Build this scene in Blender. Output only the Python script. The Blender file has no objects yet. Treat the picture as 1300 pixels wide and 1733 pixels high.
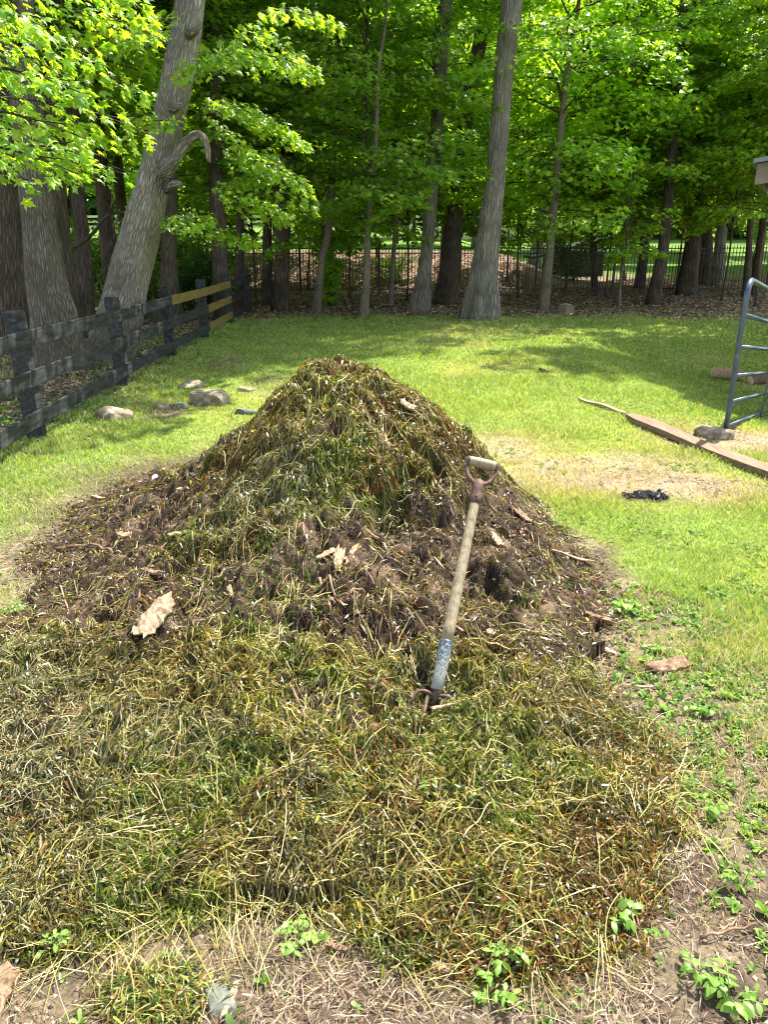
import bpy, math, random
import numpy as np
from math import radians, sin, cos, pi, tan, atan2, sqrt
sc = bpy.context.scene
C = sc.collection
rng = np.random.default_rng(7)
random.seed(7)

# ------------------------------------------------------------------ camera, world, sun, exposure
PITCH = radians(19.7)
FPX = 1290.0                      # focal length in pixels of the 1300x1733 photograph
CAM = np.array([0.0, 0.0, 1.6])
cd = bpy.data.cameras.new('camera')
cam = bpy.data.objects.new('camera', cd); C.objects.link(cam)
cam.location = CAM; cam.rotation_euler = (radians(90) - PITCH, 0, 0)
cd.sensor_fit = 'VERTICAL'; cd.sensor_height = 24.0; cd.lens = 24.0 * FPX / 1733.0
cd.clip_start = 0.05; cd.clip_end = 2000
sc.camera = cam

SUN_AZ = atan2(0.66, 0.75)        # from +Y towards +X
SUN_EL = radians(61)
w = bpy.data.worlds.new('World'); sc.world = w; w.use_nodes = True
nt = w.node_tree; nt.nodes.clear()
sky = nt.nodes.new('ShaderNodeTexSky'); sky.sky_type = 'NISHITA'; sky.sun_disc = False
sky.sun_elevation = SUN_EL; sky.sun_rotation = SUN_AZ
sky.air_density = 1.0; sky.dust_density = 1.0
bg = nt.nodes.new('ShaderNodeBackground'); bg.inputs[1].default_value = 0.15
wo = nt.nodes.new('ShaderNodeOutputWorld')
hsv = nt.nodes.new('ShaderNodeHueSaturation'); hsv.inputs['Saturation'].default_value = 0.6
nt.links.new(sky.outputs[0], hsv.inputs['Color']); nt.links.new(hsv.outputs[0], bg.inputs[0]); nt.links.new(bg.outputs[0], wo.inputs[0])
sl = bpy.data.lights.new('sun', 'SUN'); sl.energy = 5.0; sl.angle = radians(0.55); sl.color = (1.0, 0.955, 0.88)
so = bpy.data.objects.new('sun', sl); C.objects.link(so); so.location = (10, 10, 30)
from mathutils import Vector, Matrix
sd = Vector((sin(SUN_AZ) * cos(SUN_EL), cos(SUN_AZ) * cos(SUN_EL), sin(SUN_EL)))
so.rotation_euler = (-sd).to_track_quat('-Z', 'Y').to_euler()
sc.view_settings.view_transform = 'Standard'; sc.view_settings.look = 'None'
sc.view_settings.exposure = 1.7; sc.view_settings.gamma = 1.0
sc.render.engine = 'CYCLES'
cy = sc.cycles
cy.max_bounces = 7; cy.diffuse_bounces = 4; cy.glossy_bounces = 2; cy.transmission_bounces = 5; cy.transparent_max_bounces = 6
cy.caustics_reflective = False; cy.caustics_refractive = False
cy.pixel_filter_type = 'BLACKMAN_HARRIS'; cy.filter_width = 1.15

# ------------------------------------------------------------------ numpy helpers
def sstep(a, b, x):
    t = np.clip((np.asarray(x, float) - a) / (b - a), 0, 1)
    return t * t * (3 - 2 * t)
def _h(ix, iy, seed):
    n = (ix.astype(np.int64) * 374761393 + iy.astype(np.int64) * 668265263 + seed * 1442695041) & 0x7fffffff
    n = ((n ^ (n >> 13)) * 1274126177) & 0x7fffffff
    n = n ^ (n >> 16)
    return (n & 0xffff) / 65535.0
def noise(x, y, seed=0):
    x = np.asarray(x, float); y = np.asarray(y, float)
    x, y = np.broadcast_arrays(x, y)
    ix = np.floor(x); iy = np.floor(y); fx = x - ix; fy = y - iy
    ix = ix.astype(np.int64); iy = iy.astype(np.int64)
    fx = fx * fx * (3 - 2 * fx); fy = fy * fy * (3 - 2 * fy)
    a = _h(ix, iy, seed); b = _h(ix + 1, iy, seed); c = _h(ix, iy + 1, seed); d = _h(ix + 1, iy + 1, seed)
    return (a * (1 - fx) + b * fx) * (1 - fy) + (c * (1 - fx) + d * fx) * fy
def fbm(x, y, oct=4, seed=0):
    s = 0; a = 0.5; t = 0
    for i in range(oct):
        s = s + a * noise(x * 2 ** i + 17.3 * i, y * 2 ** i - 9.1 * i, seed + i * 31); t += a; a *= 0.55
    return s / t

# ------------------------------------------------------------------ the lie of the land
CX = [-2.5, -1.95, -1.55, -1.3, -1.08, -.85, -.68, -.5, -.36, -.2, -.04, .2, .46, .65, .9, 1.12, 1.3]
CZ = [0, .0, .05, .13, .28, .46, .64, .82, .87, .87, .82, .67, .46, .29, .07, .0, 0]
PY = [0.9, 1.35, 1.5, 2.0, 2.5, 3.0, 3.4, 3.7, 3.95, 4.15, 4.5, 5.0, 5.5, 6.1]
PZ = [0, .00, .04, .09, .14, .23, .42, .72, .94, 1.0, .93, .60, .22, 0]
def G(x, y):
    x = np.asarray(x, float); y = np.asarray(y, float)
    L = 1.12 * sstep(25.2, 31, y) + .55 * sstep(31, 55, y) + .95 * sstep(50, 75, y) + 3 * sstep(75, 140, y)
    R = .30 * sstep(25.5, 40, y) + .85 * sstep(40, 62, y) + 3 * sstep(75, 140, y)
    b = sstep(3.8, 7.5, x + 0 * y)
    z = L * (1 - b) + R * b
    z = z - .26 * sstep(2.9, 4.3, x) * sstep(5.6, 8.0, y) * (1 - sstep(11, 16, y))
    z = z + .05 * (fbm(x * .5, y * .5, 3, 5) - .5) * sstep(3, 8, y) + .025 * (fbm(x * 2.3, y * 2.3, 3, 9) - .5)
    return z
# edge of the layer of pulled weeds (closed loop, metres)
EDGE = np.array([(-2.3, 1.62), (-1.6, 1.30), (-.95, 1.34), (-.62, 1.47), (-.25, 1.50), (0, 1.42), (.15, 1.36), (.35, 1.28), (.50, 1.34), (.62, 1.55),
                 (.80, 1.8), (.88, 2.1), (.84, 2.55), (1.0, 3.0), (1.08, 3.5), (1.0, 4.1), (.88, 4.6), (.62, 5.4), (0, 5.9), (-.9, 5.8), (-1.4, 5.5),
                 (-1.75, 5.2), (-1.98, 4.6), (-1.85, 3.7), (-1.55, 3.1), (-2.0, 2.75), (-2.8, 2.2)])
def inside(x, y, poly):
    x = np.asarray(x, float); y = np.asarray(y, float)
    r = np.zeros(np.broadcast(x, y).shape, bool); n = len(poly)
    for i in range(n):
        x0, y0 = poly[i]; x1, y1 = poly[(i + 1) % n]
        c = ((y0 > y) != (y1 > y)) & (x < (x1 - x0) * (y - y0) / (y1 - y0 + 1e-12) + x0)
        r ^= c
    return r
def edist(x, y, poly):
    d = np.full(np.broadcast(x, y).shape, 1e9); n = len(poly)
    for i in range(n):
        a = poly[i]; b = poly[(i + 1) % n]; ab = b - a
        t = np.clip(((x - a[0]) * ab[0] + (y - a[1]) * ab[1]) / (ab @ ab), 0, 1)
        d = np.minimum(d, np.hypot(x - a[0] - t * ab[0], y - a[1] - t * ab[1]))
    return np.where(inside(x, y, poly), d, -d)
# soil band across the middle, -1..1
def soil(x, y):
    c = 2.87 + .08 * np.sin(x * 2.2 + 1) + .35 * sstep(-.6, -1.6, x)
    w_ = .47 + .12 * np.sin(3 * x)
    m = 1.25 - np.abs(y - c) / w_
    m = np.maximum(m, 1.4 - np.hypot((x + 1.75) / .85, (y - 4.0) / 1.3))       # raked-out left flank
    m = np.maximum(m, .7 - np.hypot((x + 1.25) / .4, (y - 3.5) / .5))
    m = np.maximum(m, 1.5 - np.hypot((x - .98) / .42, (y - 3.45) / .95))
    m = np.maximum(m, .75 - np.hypot((x + .18) / .30, (y - 2.1) / .14))
    m = np.maximum(m, .6 - np.hypot((x + .28) / .28, (y - 3.72) / .12))
    return m - .05 + 1.4 * (fbm(x * 3.1, y * 3.1, 4, 77) - .5) + .5 * (noise(x * 14, y * 14, 78) - .5)
def wobble(x, y): return .22 * (fbm(x * 2.6, y * 2.6, 3, 41) - .5) + .16 * (fbm(x * 8, y * 8, 3, 42) - .5)
def pile(x, y):
    x = np.asarray(x, float); y = np.asarray(y, float)
    e = edist(x, y, EDGE) + wobble(x, y)
    sx = 1 + .25 * sstep(3.6, 2.4, y)
    core = np.interp((x + .25) / sx - .25, CX, CZ) * np.interp(y + .1 * (fbm(x * 2, x * 0, 2, 3) - .5), PY, PZ)
    carpet = .07 * sstep(0, .5, e) * (1 - .75 * sstep(-1.35, -1.75, x) * sstep(3.0, 3.3, y))
    lump = (1 - .5 * sstep(-1.35, -1.75, x) * sstep(3.0, 3.3, y)) * .13 * (fbm(x * 3.3, y * 3.3, 4, 12) - .48) + .075 * (fbm(x * 9, y * 9, 3, 14) - .5) + .03 * (noise(x * 30, y * 30, 15) - .5) + .030 * (.6 - np.abs(2 * fbm(x * 6.5 + .8 * noise(x * 3, y * 3, 18), y * 6.5, 2, 16) - 1) * 2.6)
    holes = -.085 * sstep(.62, .78, fbm(x * 4.1, y * 4.1, 2, 55)) * sstep(-.2, .5, soil(x, y))
    z = core + (carpet + (lump + holes) * sstep(.0, .5, e))
    return np.where(e > 0, np.maximum(z, .004), -.02)
def S(x, y):
    p = pile(x, y)
    return G(x, y) + np.maximum(p, 0)

FW = np.array([0, cos(PITCH), -sin(PITCH)]); UP = np.array([0, sin(PITCH), cos(PITCH)])
def ray(px, py):
    return FW + (px - 650) / FPX * np.array([1., 0, 0]) + (866.5 - py) / FPX * UP
def at(px, py, Y):
    r = ray(px, py); return CAM + r * (Y / r[1])
_tt = np.concatenate([np.linspace(.8, 9, 1500), np.linspace(9, 90, 3000)])
def hit(px, py):
    r = ray(px, py); p = CAM[None] + _tt[:, None] * r[None]
    k = np.argmax(p[:, 2] < S(p[:, 0], p[:, 1]))
    return p[k]

# ------------------------------------------------------------------ mesh helpers
OFF = {}
def set_mesh(me, verts, faces_k, cols=None, mats=None, smooth=True, tv=None):
    """faces_k: list of int arrays (n,k)"""
    verts = np.asarray(verts, np.float32)
    me.vertices.add(len(verts)); me.vertices.foreach_set('co', verts.ravel())
    fl = [np.asarray(f, np.int32) for f in faces_k if len(f)]
    tot = np.concatenate([np.full(len(f), f.shape[1], np.int32) for f in fl])
    loops = np.concatenate([f.ravel() for f in fl])
    start = np.concatenate([[0], np.cumsum(tot)[:-1]]).astype(np.int32)
    me.loops.add(len(loops)); me.loops.foreach_set('vertex_index', loops)
    me.polygons.add(len(tot)); me.polygons.foreach_set('loop_start', start)
    try: me.polygons.foreach_set('loop_total', tot)
    except Exception: pass
    me.polygons.foreach_set('use_smooth', np.full(len(tot), bool(smooth)))
    if cols is not None:
        a = me.attributes.new('Col', 'FLOAT_COLOR', 'POINT')
        c4 = np.ones((len(verts), 4), np.float32); c4[:, :3] = np.clip(cols, 0, 1)
        a.data.foreach_set('color', c4.ravel())
    if tv is not None:
        a = me.attributes.new('tv', 'FLOAT_VECTOR', 'POINT'); a.data.foreach_set('vector', np.asarray(tv, np.float32).ravel())
    me.update(calc_edges=True); me.validate()
    return me
def obj(name, data, mat, parent=None, kind=None):
    """data: dict(v,f,[c],[tv]) in world coordinates"""
    v = np.asarray(data['v'], float)
    off = OFF.get(parent.name, np.zeros(3)) if parent is not None else np.zeros(3)
    me = bpy.data.meshes.new(name)
    set_mesh(me, v - off, data['f'], data.get('c'), smooth=data.get('smooth', True), tv=data.get('tv'))
    me.materials.append(mat)
    o = bpy.data.objects.new(name, me); C.objects.link(o)
    if parent is not None: o.parent = parent; OFF[o.name] = off
    else: OFF[o.name] = np.zeros(3)
    if kind: o['kind'] = kind
    return o
def tag(o, label, cat, group=None, kind=None):
    o['label'] = label; o['category'] = cat
    if group: o['group'] = group
    if kind: o['kind'] = kind
    return o
def thing(name, label, cat, loc, group=None):
    o = bpy.data.objects.new(name, None); C.objects.link(o); o.location = loc
    o.empty_display_size = .1
    OFF[o.name] = np.array(loc, float)
    return tag(o, label, cat, group)
def merge(ds):
    vs = []; fs = {}; cs = []; ts = []; n = 0
    hc = all('c' in d for d in ds); ht = all('tv' in d for d in ds)
    for d in ds:
        vs.append(np.asarray(d['v'], float))
        for f in d['f']:
            f = np.asarray(f)
            if len(f): fs.setdefault(f.shape[1], []).append(f + n)
        n += len(d['v'])
        if hc: cs.append(np.broadcast_to(d['c'], (len(d['v']), 3)))
        if ht: ts.append(d['tv'])
    r = dict(v=np.concatenate(vs), f=[np.concatenate(x) for x in fs.values()], smooth=ds[0].get('smooth', True))
    if hc: r['c'] = np.concatenate(cs)
    if ht: r['tv'] = np.concatenate(ts)
    return r
def nrm(a): return a / np.maximum(np.linalg.norm(a, axis=-1, keepdims=True), 1e-9)
def tube(pts, rad, n=8, cap=True, flare=0, lobes=5, wob=0, seed=0):
    pts = np.asarray(pts, float); m = len(pts); rad = np.broadcast_to(np.asarray(rad, float), (m,))
    tan_ = nrm(np.gradient(pts, axis=0)); ref = np.array([1., 0, 0]) if abs(tan_[0][0]) < .8 else np.array([0, 1., 0])
    U = []; u = nrm(np.cross(np.cross(tan_[0], ref), tan_[0]))
    for t in tan_:
        u = nrm(u - t * (u @ t)); U.append(u)
    U = np.array(U); V = np.cross(tan_, U)
    th = np.arange(n) * 2 * pi / n
    L = np.concatenate([[0], np.cumsum(np.linalg.norm(np.diff(pts, axis=0), axis=1))])
    R = rad[:, None] * np.ones(n)[None]
    if flare: R = R * (1 + flare * np.exp(-L / (3.0 * rad[0]))[:, None] * (.45 + .55 * np.cos(lobes * th + seed)[None] * (1 + .4 * np.sin(2 * th + seed)[None])))
    if wob: R = R * (1 + wob * (fbm(np.cos(th)[None] * 1.5 + 5 + seed, np.sin(th)[None] * 1.5 + L[:, None] * 1.4, 3, seed) - .5) * 2)
    v = pts[:, None] + R[..., None] * (np.cos(th)[None, :, None] * U[:, None] + np.sin(th)[None, :, None] * V[:, None])
    v = v.reshape(-1, 3)
    i = np.arange(m - 1)[:, None] * n; j = np.arange(n)[None]; k = (j + 1) % n
    q = np.stack([i + j, i + k, i + n + k, i + n + j], -1).reshape(-1, 4)
    tv = np.stack([np.cos(th)[None] * rad[:, None], np.sin(th)[None] * rad[:, None], L[:, None] * np.ones(n)[None]], -1).reshape(-1, 3)
    f = [q]
    if cap:
        v = np.concatenate([v, pts[:1], pts[-1:]]); tv = np.concatenate([tv, [[0, 0, 0]], [[0, 0, L[-1]]]])
        a = m * n; jj = np.arange(n); kk = (jj + 1) % n
        f.append(np.concatenate([np.stack([np.full(n, a), kk, jj], -1), np.stack([np.full(n, a + 1), (m - 1) * n + jj, (m - 1) * n + kk], -1)]))
    return dict(v=v, f=f, tv=tv)
def box(c, s, rot=None, bev=.12, taper=None):
    """bevelled box; centre, full size, 3x3 rotation"""
    s = np.asarray(s, float) / 2; b = min(s) * bev * 2
    vs = []; idx = {}
    for sx in (-1, 1):
        for sy in (-1, 1):
            for sz in (-1, 1):
                for a in range(3):
                    p = np.array([sx, sy, sz]) * (s - b); p[a] = [sx, sy, sz][a] * s[a]
                    idx[(sx, sy, sz, a)] = len(vs); vs.append(p)
    f4 = []; f3 = []
    for a in range(3):
        o1, o2 = [k for k in range(3) if k != a]
        for sg in (-1, 1):
            q = []
            for (p, r) in ((-1, -1), (1, -1), (1, 1), (-1, 1)):
                k = [0, 0, 0]; k[a] = sg; k[o1] = p; k[o2] = r; q.append(idx[(*k, a)])
            if (sg > 0) == (a == 1): q = q[::-1]
            f4.append(q)
    for a in range(3):
        o1, o2 = [k for k in range(3) if k != a]
        for p in (-1, 1):
            for r in (-1, 1):
                e = []
                for sg in (-1, 1):
                    k = [0, 0, 0]; k[a] = sg; k[o1] = p; k[o2] = r; e.append((idx[(*k, o1)], idx[(*k, o2)]))
                f4.append([e[0][0], e[0][1], e[1][1], e[1][0]])
    for sx in (-1, 1):
        for sy in (-1, 1):
            for sz in (-1, 1): f3.append([idx[(sx, sy, sz, a)] for a in range(3)])
    v = np.array(vs)
    if rot is not None: v = v @ np.asarray(rot).T
    return dict(v=v + np.asarray(c, float), f=[np.array(f4), np.array(f3)], smooth=False)
def frame(d, up=(0, 0, 1)):
    d = nrm(np.asarray(d, float)); s = nrm(np.cross(d, up)); u = np.cross(s, d)
    return np.stack([d, s, u], 1)
def rotz(a): return np.array([[cos(a), -sin(a), 0], [sin(a), cos(a), 0], [0, 0, 1]])

# ------------------------------------------------------------------ materials
def M(name):
    m = bpy.data.materials.new(name); m.use_nodes = True; t = m.node_tree; t.nodes.clear()
    out = t.nodes.new('ShaderNodeOutputMaterial'); b = t.nodes.new('ShaderNodeBsdfPrincipled')
    t.links.new(b.outputs[0], out.inputs[0]); return m, t, b, out
def N(t, ty, **kw):
    n = t.nodes.new(ty)
    for k, v in kw.items():
        if k.startswith('i_'): n.inputs[k[2:].replace('_', ' ')].default_value = v
        else: setattr(n, k, v)
    return n
def ramp(t, fac, stops):
    r = t.nodes.new('ShaderNodeValToRGB'); e = r.color_ramp.elements
    while len(e) < len(stops): e.new(.5)
    for k, (p, c) in enumerate(stops): e[k].position = p; e[k].color = (*c, 1)
    t.links.new(fac, r.inputs[0]); return r.outputs[0]
def mixc(t, a, b, fac, mode='MIX'):
    m = t.nodes.new('ShaderNodeMix'); m.data_type = 'RGBA'; m.blend_type = mode
    for s, i in ((fac, 0), (a, 6), (b, 7)):
        if hasattr(s, 'links'): t.links.new(s, m.inputs[i])
        elif isinstance(s, (int, float)): m.inputs[i].default_value = s
        else: m.inputs[i].default_value = (*s, 1)
    return m.outputs[2]
def scaled(t, vec, s):
    m = t.nodes.new('ShaderNodeMapping'); m.inputs['Scale'].default_value = s if hasattr(s, '__len__') else (s, s, s)
    t.links.new(vec, m.inputs[0]); return m.outputs[0]
def bump(t, b, h, strength, dist):
    n = N(t, 'ShaderNodeBump'); n.inputs['Strength'].default_value = strength; n.inputs['Distance'].default_value = dist
    t.links.new(h, n.inputs['Height']); t.links.new(n.outputs[0], b.inputs['Normal']); return n
def attr_col(t, name='Col'): return N(t, 'ShaderNodeAttribute', attribute_name=name)
def leaf_mat(name, rough=.45, trans=.45, spec=.5, tint=(1.15, 1.25, .45)):
    m, t, b, out = M(name)
    a = attr_col(t); oi = N(t, 'ShaderNodeObjectInfo')
    hs = N(t, 'ShaderNodeHueSaturation'); t.links.new(a.outputs[0], hs.inputs['Color'])
    mr = N(t, 'ShaderNodeMapRange'); mr.inputs['To Min'].default_value = .82; mr.inputs['To Max'].default_value = 1.18
    t.links.new(oi.outputs['Random'], mr.inputs[0]); t.links.new(mr.outputs[0], hs.inputs['Value'])
    t.links.new(hs.outputs[0], b.inputs['Base Color']); b.inputs['Roughness'].default_value = rough
    b.inputs['Specular IOR Level'].default_value = spec
    tr = N(t, 'ShaderNodeBsdfTranslucent'); tc = mixc(t, hs.outputs[0], tint, 1.0, 'MULTIPLY'); t.links.new(tc, tr.inputs[0])
    mx = N(t, 'ShaderNodeMixShader'); mx.inputs[0].default_value = trans
    t.links.new(b.outputs[0], mx.inputs[1]); t.links.new(tr.outputs[0], mx.inputs[2]); t.links.new(mx.outputs[0], out.inputs[0])
    return m
MAT = {}
MAT['maple'] = leaf_mat('maple leaves', .38, .55, .5, (2.0, 1.7, .5))
MAT['grass'] = leaf_mat('grass blades', .5, .35, .35, (1.3, 1.3, .5))
MAT['herb'] = leaf_mat('weed leaves', .45, .4, .4, (1.3, 1.35, .5))
MAT['wetweed'] = leaf_mat('wet pulled weeds', .30, .28, .26, (1.25, 1.1, .5))
MAT['dryweed'] = leaf_mat('dry stems', .6, .12, .3, (1, 1, .8))
MAT['litter'] = leaf_mat('leaf litter', .7, .15, .25, (1, .9, .7))
def bark_mat(name, dark, light, sc_=1.0, depth=.02, zs=7, moss=None):
    m, t, b, out = M(name)
    a = N(t, 'ShaderNodeAttribute', attribute_name='tv')
    v1 = scaled(t, a.outputs['Vector'], (38 * sc_, 38 * sc_, zs * sc_))
    n0 = N(t, 'ShaderNodeTexNoise', i_Scale=6.0, i_Detail=2.0); t.links.new(a.outputs['Vector'], n0.inputs['Vector'])
    vm = N(t, 'ShaderNodeVectorMath', operation='ADD'); t.links.new(v1, vm.inputs[0]); t.links.new(n0.outputs['Color'], vm.inputs[1])
    vo = N(t, 'ShaderNodeTexVoronoi', feature='DISTANCE_TO_EDGE', i_Scale=1.0); t.links.new(vm.outputs[0], vo.inputs['Vector'])
    ns = N(t, 'ShaderNodeTexNoise', i_Scale=1.6, i_Detail=6.0, i_Roughness=.65); t.links.new(v1, ns.inputs['Vector'])
    big = N(t, 'ShaderNodeTexNoise', i_Scale=2.2, i_Detail=4.0); t.links.new(a.outputs['Vector'], big.inputs['Vector'])
    mu = N(t, 'ShaderNodeMath', operation='MULTIPLY'); mu.inputs[1].default_value = 2.0; t.links.new(vo.outputs['Distance'], mu.inputs[0])
    ad = N(t, 'ShaderNodeMath', operation='ADD', use_clamp=True); t.links.new(mu.outputs[0], ad.inputs[0])
    m3 = N(t, 'ShaderNodeMath', operation='MULTIPLY'); m3.inputs[1].default_value = .45; t.links.new(ns.outputs[0], m3.inputs[0]); t.links.new(m3.outputs[0], ad.inputs[1])
    c = ramp(t, ad.outputs[0], [(.12, dark), (.55, tuple((x + y) / 2 for x, y in zip(dark, light))), (.95, light)])
    c = mixc(t, c, ramp(t, big.outputs[0], [(.3, (.62, .62, .6)), (.7, (1.15, 1.12, 1.08))]), 1.0, 'MULTIPLY')
    if moss:
        c = mixc(t, c, moss, ramp(t, big.outputs[0], [(.55, (0, 0, 0)), (.75, (.6, .6, .6))]))
    t.links.new(c, b.inputs['Base Color']); b.inputs['Roughness'].default_value = .9; b.inputs['Specular IOR Level'].default_value = .2
    bump(t, b, ad.outputs[0], 1.0, depth)
    return m
MAT['bark_ash'] = bark_mat('grey furrowed bark', (.13, .115, .09), (.46, .42, .345), 1.0, .025, 6)
MAT['bark_dim'] = bark_mat('dull brown grey furrowed bark', (.07, .06, .045), (.25, .22, .175), 1.1, .025, 5)
MAT['bark_shag'] = bark_mat('grey shaggy bark', (.12, .105, .085), (.37, .34, .285), .85, .03, 2.2)
MAT['bark_brown'] = bark_mat('brown bark', (.035, .028, .02), (.17, .135, .10), 1.0, .016, 3)
MAT['bark_pale'] = bark_mat('thin tan bark', (.10, .085, .06), (.30, .26, .2), 1.6, .005)
def noisy(name, stops, scale=20, rough=.8, bumpd=.003, spec=.3, coords='Object', stretch=(1, 1, 1), metal=0, detail=6, vor=False):
    m, t, b, out = M(name)
    tc = N(t, 'ShaderNodeTexCoord'); v = scaled(t, tc.outputs[coords], tuple(scale * s for s in stretch))
    ns = N(t, 'ShaderNodeTexNoise', i_Scale=1.0, i_Detail=detail, i_Roughness=.62); t.links.new(v, ns.inputs['Vector'])
    c = ramp(t, ns.outputs[0], stops); t.links.new(c, b.inputs['Base Color'])
    b.inputs['Roughness'].default_value = rough; b.inputs['Specular IOR Level'].default_value = spec; b.inputs['Metallic'].default_value = metal
    bump(t, b, ns.outputs[0], .8, bumpd); return m
MAT['black_paint'] = noisy('weathered black fence paint', [(.35, (.010, .0105, .011)), (.55, (.036, .037, .039)), (.75, (.085, .085, .087))], 9, .6, .002, .25, stretch=(3, .5, 3))
MAT['yellow_board'] = noisy('bare yellow board', [(.3, (.13, .09, .025)), (.5, (.18, .125, .035)), (.7, (.25, .19, .07))], 14, .7, .001, stretch=(1, .2, 4))
MAT['iron'] = noisy('black iron', [(.3, (.01, .01, .012)), (.7, (.022, .022, .025))], 10, .45, .0005, .5)
MAT['gate'] = noisy('blue grey gate paint', [(.3, (.020, .036, .055)), (.55, (.036, .060, .085)), (.72, (.11, .13, .14))], 24, .32, .0008, .6)
MAT['stone'] = noisy('field stone', [(.3, (.10, .08, .05)), (.5, (.20, .16, .11)), (.72, (.46, .40, .30))], 16, .9, .012)
MAT['stone_grey'] = noisy('grey green stone', [(.3, (.06, .06, .045)), (.5, (.11, .115, .09)), (.7, (.18, .18, .145))], 26, .85, .01)
MAT['plank'] = noisy('weathered plank', [(.3, (.10, .062, .037)), (.5, (.175, .115, .073)), (.72, (.25, .18, .12))], 7, .85, .003, stretch=(9, .5, 9))
MAT['chip'] = noisy('fresh wood chips', [(.3, (.16, .10, .06)), (.5, (.29, .20, .12)), (.7, (.42, .31, .20))], 50, .85, .002, stretch=(1, 1, 1))
MAT['chip_dark'] = noisy('old bark pieces', [(.3, (.07, .042, .026)), (.5, (.19, .115, .07)), (.7, (.30, .20, .13))], 40, .9, .003)
MAT['logend'] = noisy('sawn log end', [(.3, (.35, .25, .13)), (.7, (.6, .46, .26))], 20, .8, .001)
MAT['char'] = noisy('charred plastic', [(.3, (.004, .004, .005)), (.8, (.015, .015, .017))], 60, .45, .004, .35)
MAT['handle'] = noisy('weathered handle wood', [(.3, (.13, .095, .055)), (.5, (.23, .18, .105)), (.72, (.33, .27, .17))], 10, .6, .0008, .4, stretch=(7, 7, .5))
MAT['rust'] = noisy('rusty steel', [(.3, (.04, .022, .015)), (.5, (.095, .052, .036)), (.72, (.18, .11, .08))], 60, .7, .0008, .4, metal=.25)
def socket_mat():
    m, t, b, out = M('chipped pale socket paint')
    tc = N(t, 'ShaderNodeTexCoord'); v = scaled(t, tc.outputs['Object'], (150, 150, 90))
    ns = N(t, 'ShaderNodeTexNoise', i_Scale=1.0, i_Detail=4.0, i_Roughness=.7); t.links.new(v, ns.inputs['Vector'])
    sp = N(t, 'ShaderNodeSeparateXYZ'); t.links.new(tc.outputs['Generated'], sp.inputs[0])
    g = N(t, 'ShaderNodeMapRange'); g.inputs['From Min'].default_value = .15; g.inputs['From Max'].default_value = .95
    g.inputs['To Min'].default_value = -.13; g.inputs['To Max'].default_value = .07; t.links.new(sp.outputs[2], g.inputs[0])
    ad = N(t, 'ShaderNodeMath', operation='ADD'); t.links.new(ns.outputs[0], ad.inputs[0]); t.links.new(g.outputs[0], ad.inputs[1])
    c = ramp(t, ad.outputs[0], [(.49, (.20, .20, .165)), (.53, (.03, .07, .12)), (.62, (.02, .03, .045))])
    t.links.new(c, b.inputs['Base Color']); b.inputs['Roughness'].default_value = .5
    bump(t, b, ns.outputs[0], .5, .0006); return m
MAT['socket'] = socket_mat()
MAT['white'] = noisy('white paint', [(.3, (.62, .62, .6)), (.7, (.8, .8, .78))], 4, .6, .001)
MAT['barn_red'] = noisy('barn red boards', [(.3, (.25, .035, .025)), (.7, (.42, .07, .05))], 3, .8, .004, stretch=(6, 6, .3))
MAT['dark_roof'] = noisy('dark shingles', [(.3, (.012, .012, .012)), (.7, (.04, .04, .04))], 6, .8, .01)
MAT['metal_roof'] = noisy('grey metal roofing', [(.3, (.09, .10, .12)), (.7, (.15, .16, .18))], 8, .35, .001, .6)
MAT['fascia'] = noisy('raw plywood fascia', [(.25, (.10, .08, .055)), (.7, (.21, .17, .12))], 6, .8, .002)
MAT['glass'] = noisy('dark glass', [(.3, (.02, .025, .03)), (.7, (.04, .045, .05))], 3, .08, .0, .8)
MAT['tyre'] = noisy('black rubber', [(.3, (.01, .01, .01)), (.7, (.03, .03, .03))], 10, .8, .001)
MAT['silver'] = noisy('pale car paint', [(.3, (.55, .57, .58)), (.7, (.62, .64, .66))], 2, .25, .0, .7)
MAT['terracotta'] = noisy('terracotta', [(.3, (.3, .12, .06)), (.7, (.45, .2, .1))], 12, .8, .001)

def ground_mat():
    m, t, b, out = M('ground')
    a = attr_col(t); tc = N(t, 'ShaderNodeTexCoord')
    n1 = N(t, 'ShaderNodeTexNoise', i_Scale=55.0, i_Detail=8.0, i_Roughness=.7); t.links.new(tc.outputs['Object'], n1.inputs['Vector'])
    n2 = N(t, 'ShaderNodeTexNoise', i_Scale=7.0, i_Detail=6.0, i_Roughness=.7); t.links.new(tc.outputs['Object'], n2.inputs['Vector'])
    c = mixc(t, a.outputs[0], ramp(t, n1.outputs[0], [(.25, (.45, .43, .42)), (.5, (1, 1, 1)), (.75, (1.7, 1.65, 1.5))]), 1.0, 'MULTIPLY')
    c = mixc(t, c, ramp(t, n2.outputs[0], [(.3, (.75, .75, .75)), (.7, (1.25, 1.22, 1.2))]), 1.0, 'MULTIPLY')
    t.links.new(c, b.inputs['Base Color']); b.inputs['Roughness'].default_value = .95; b.inputs['Specular IOR Level'].default_value = .1
    bump(t, b, n1.outputs[0], 1.0, .02); return m
MAT['ground'] = ground_mat()

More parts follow.
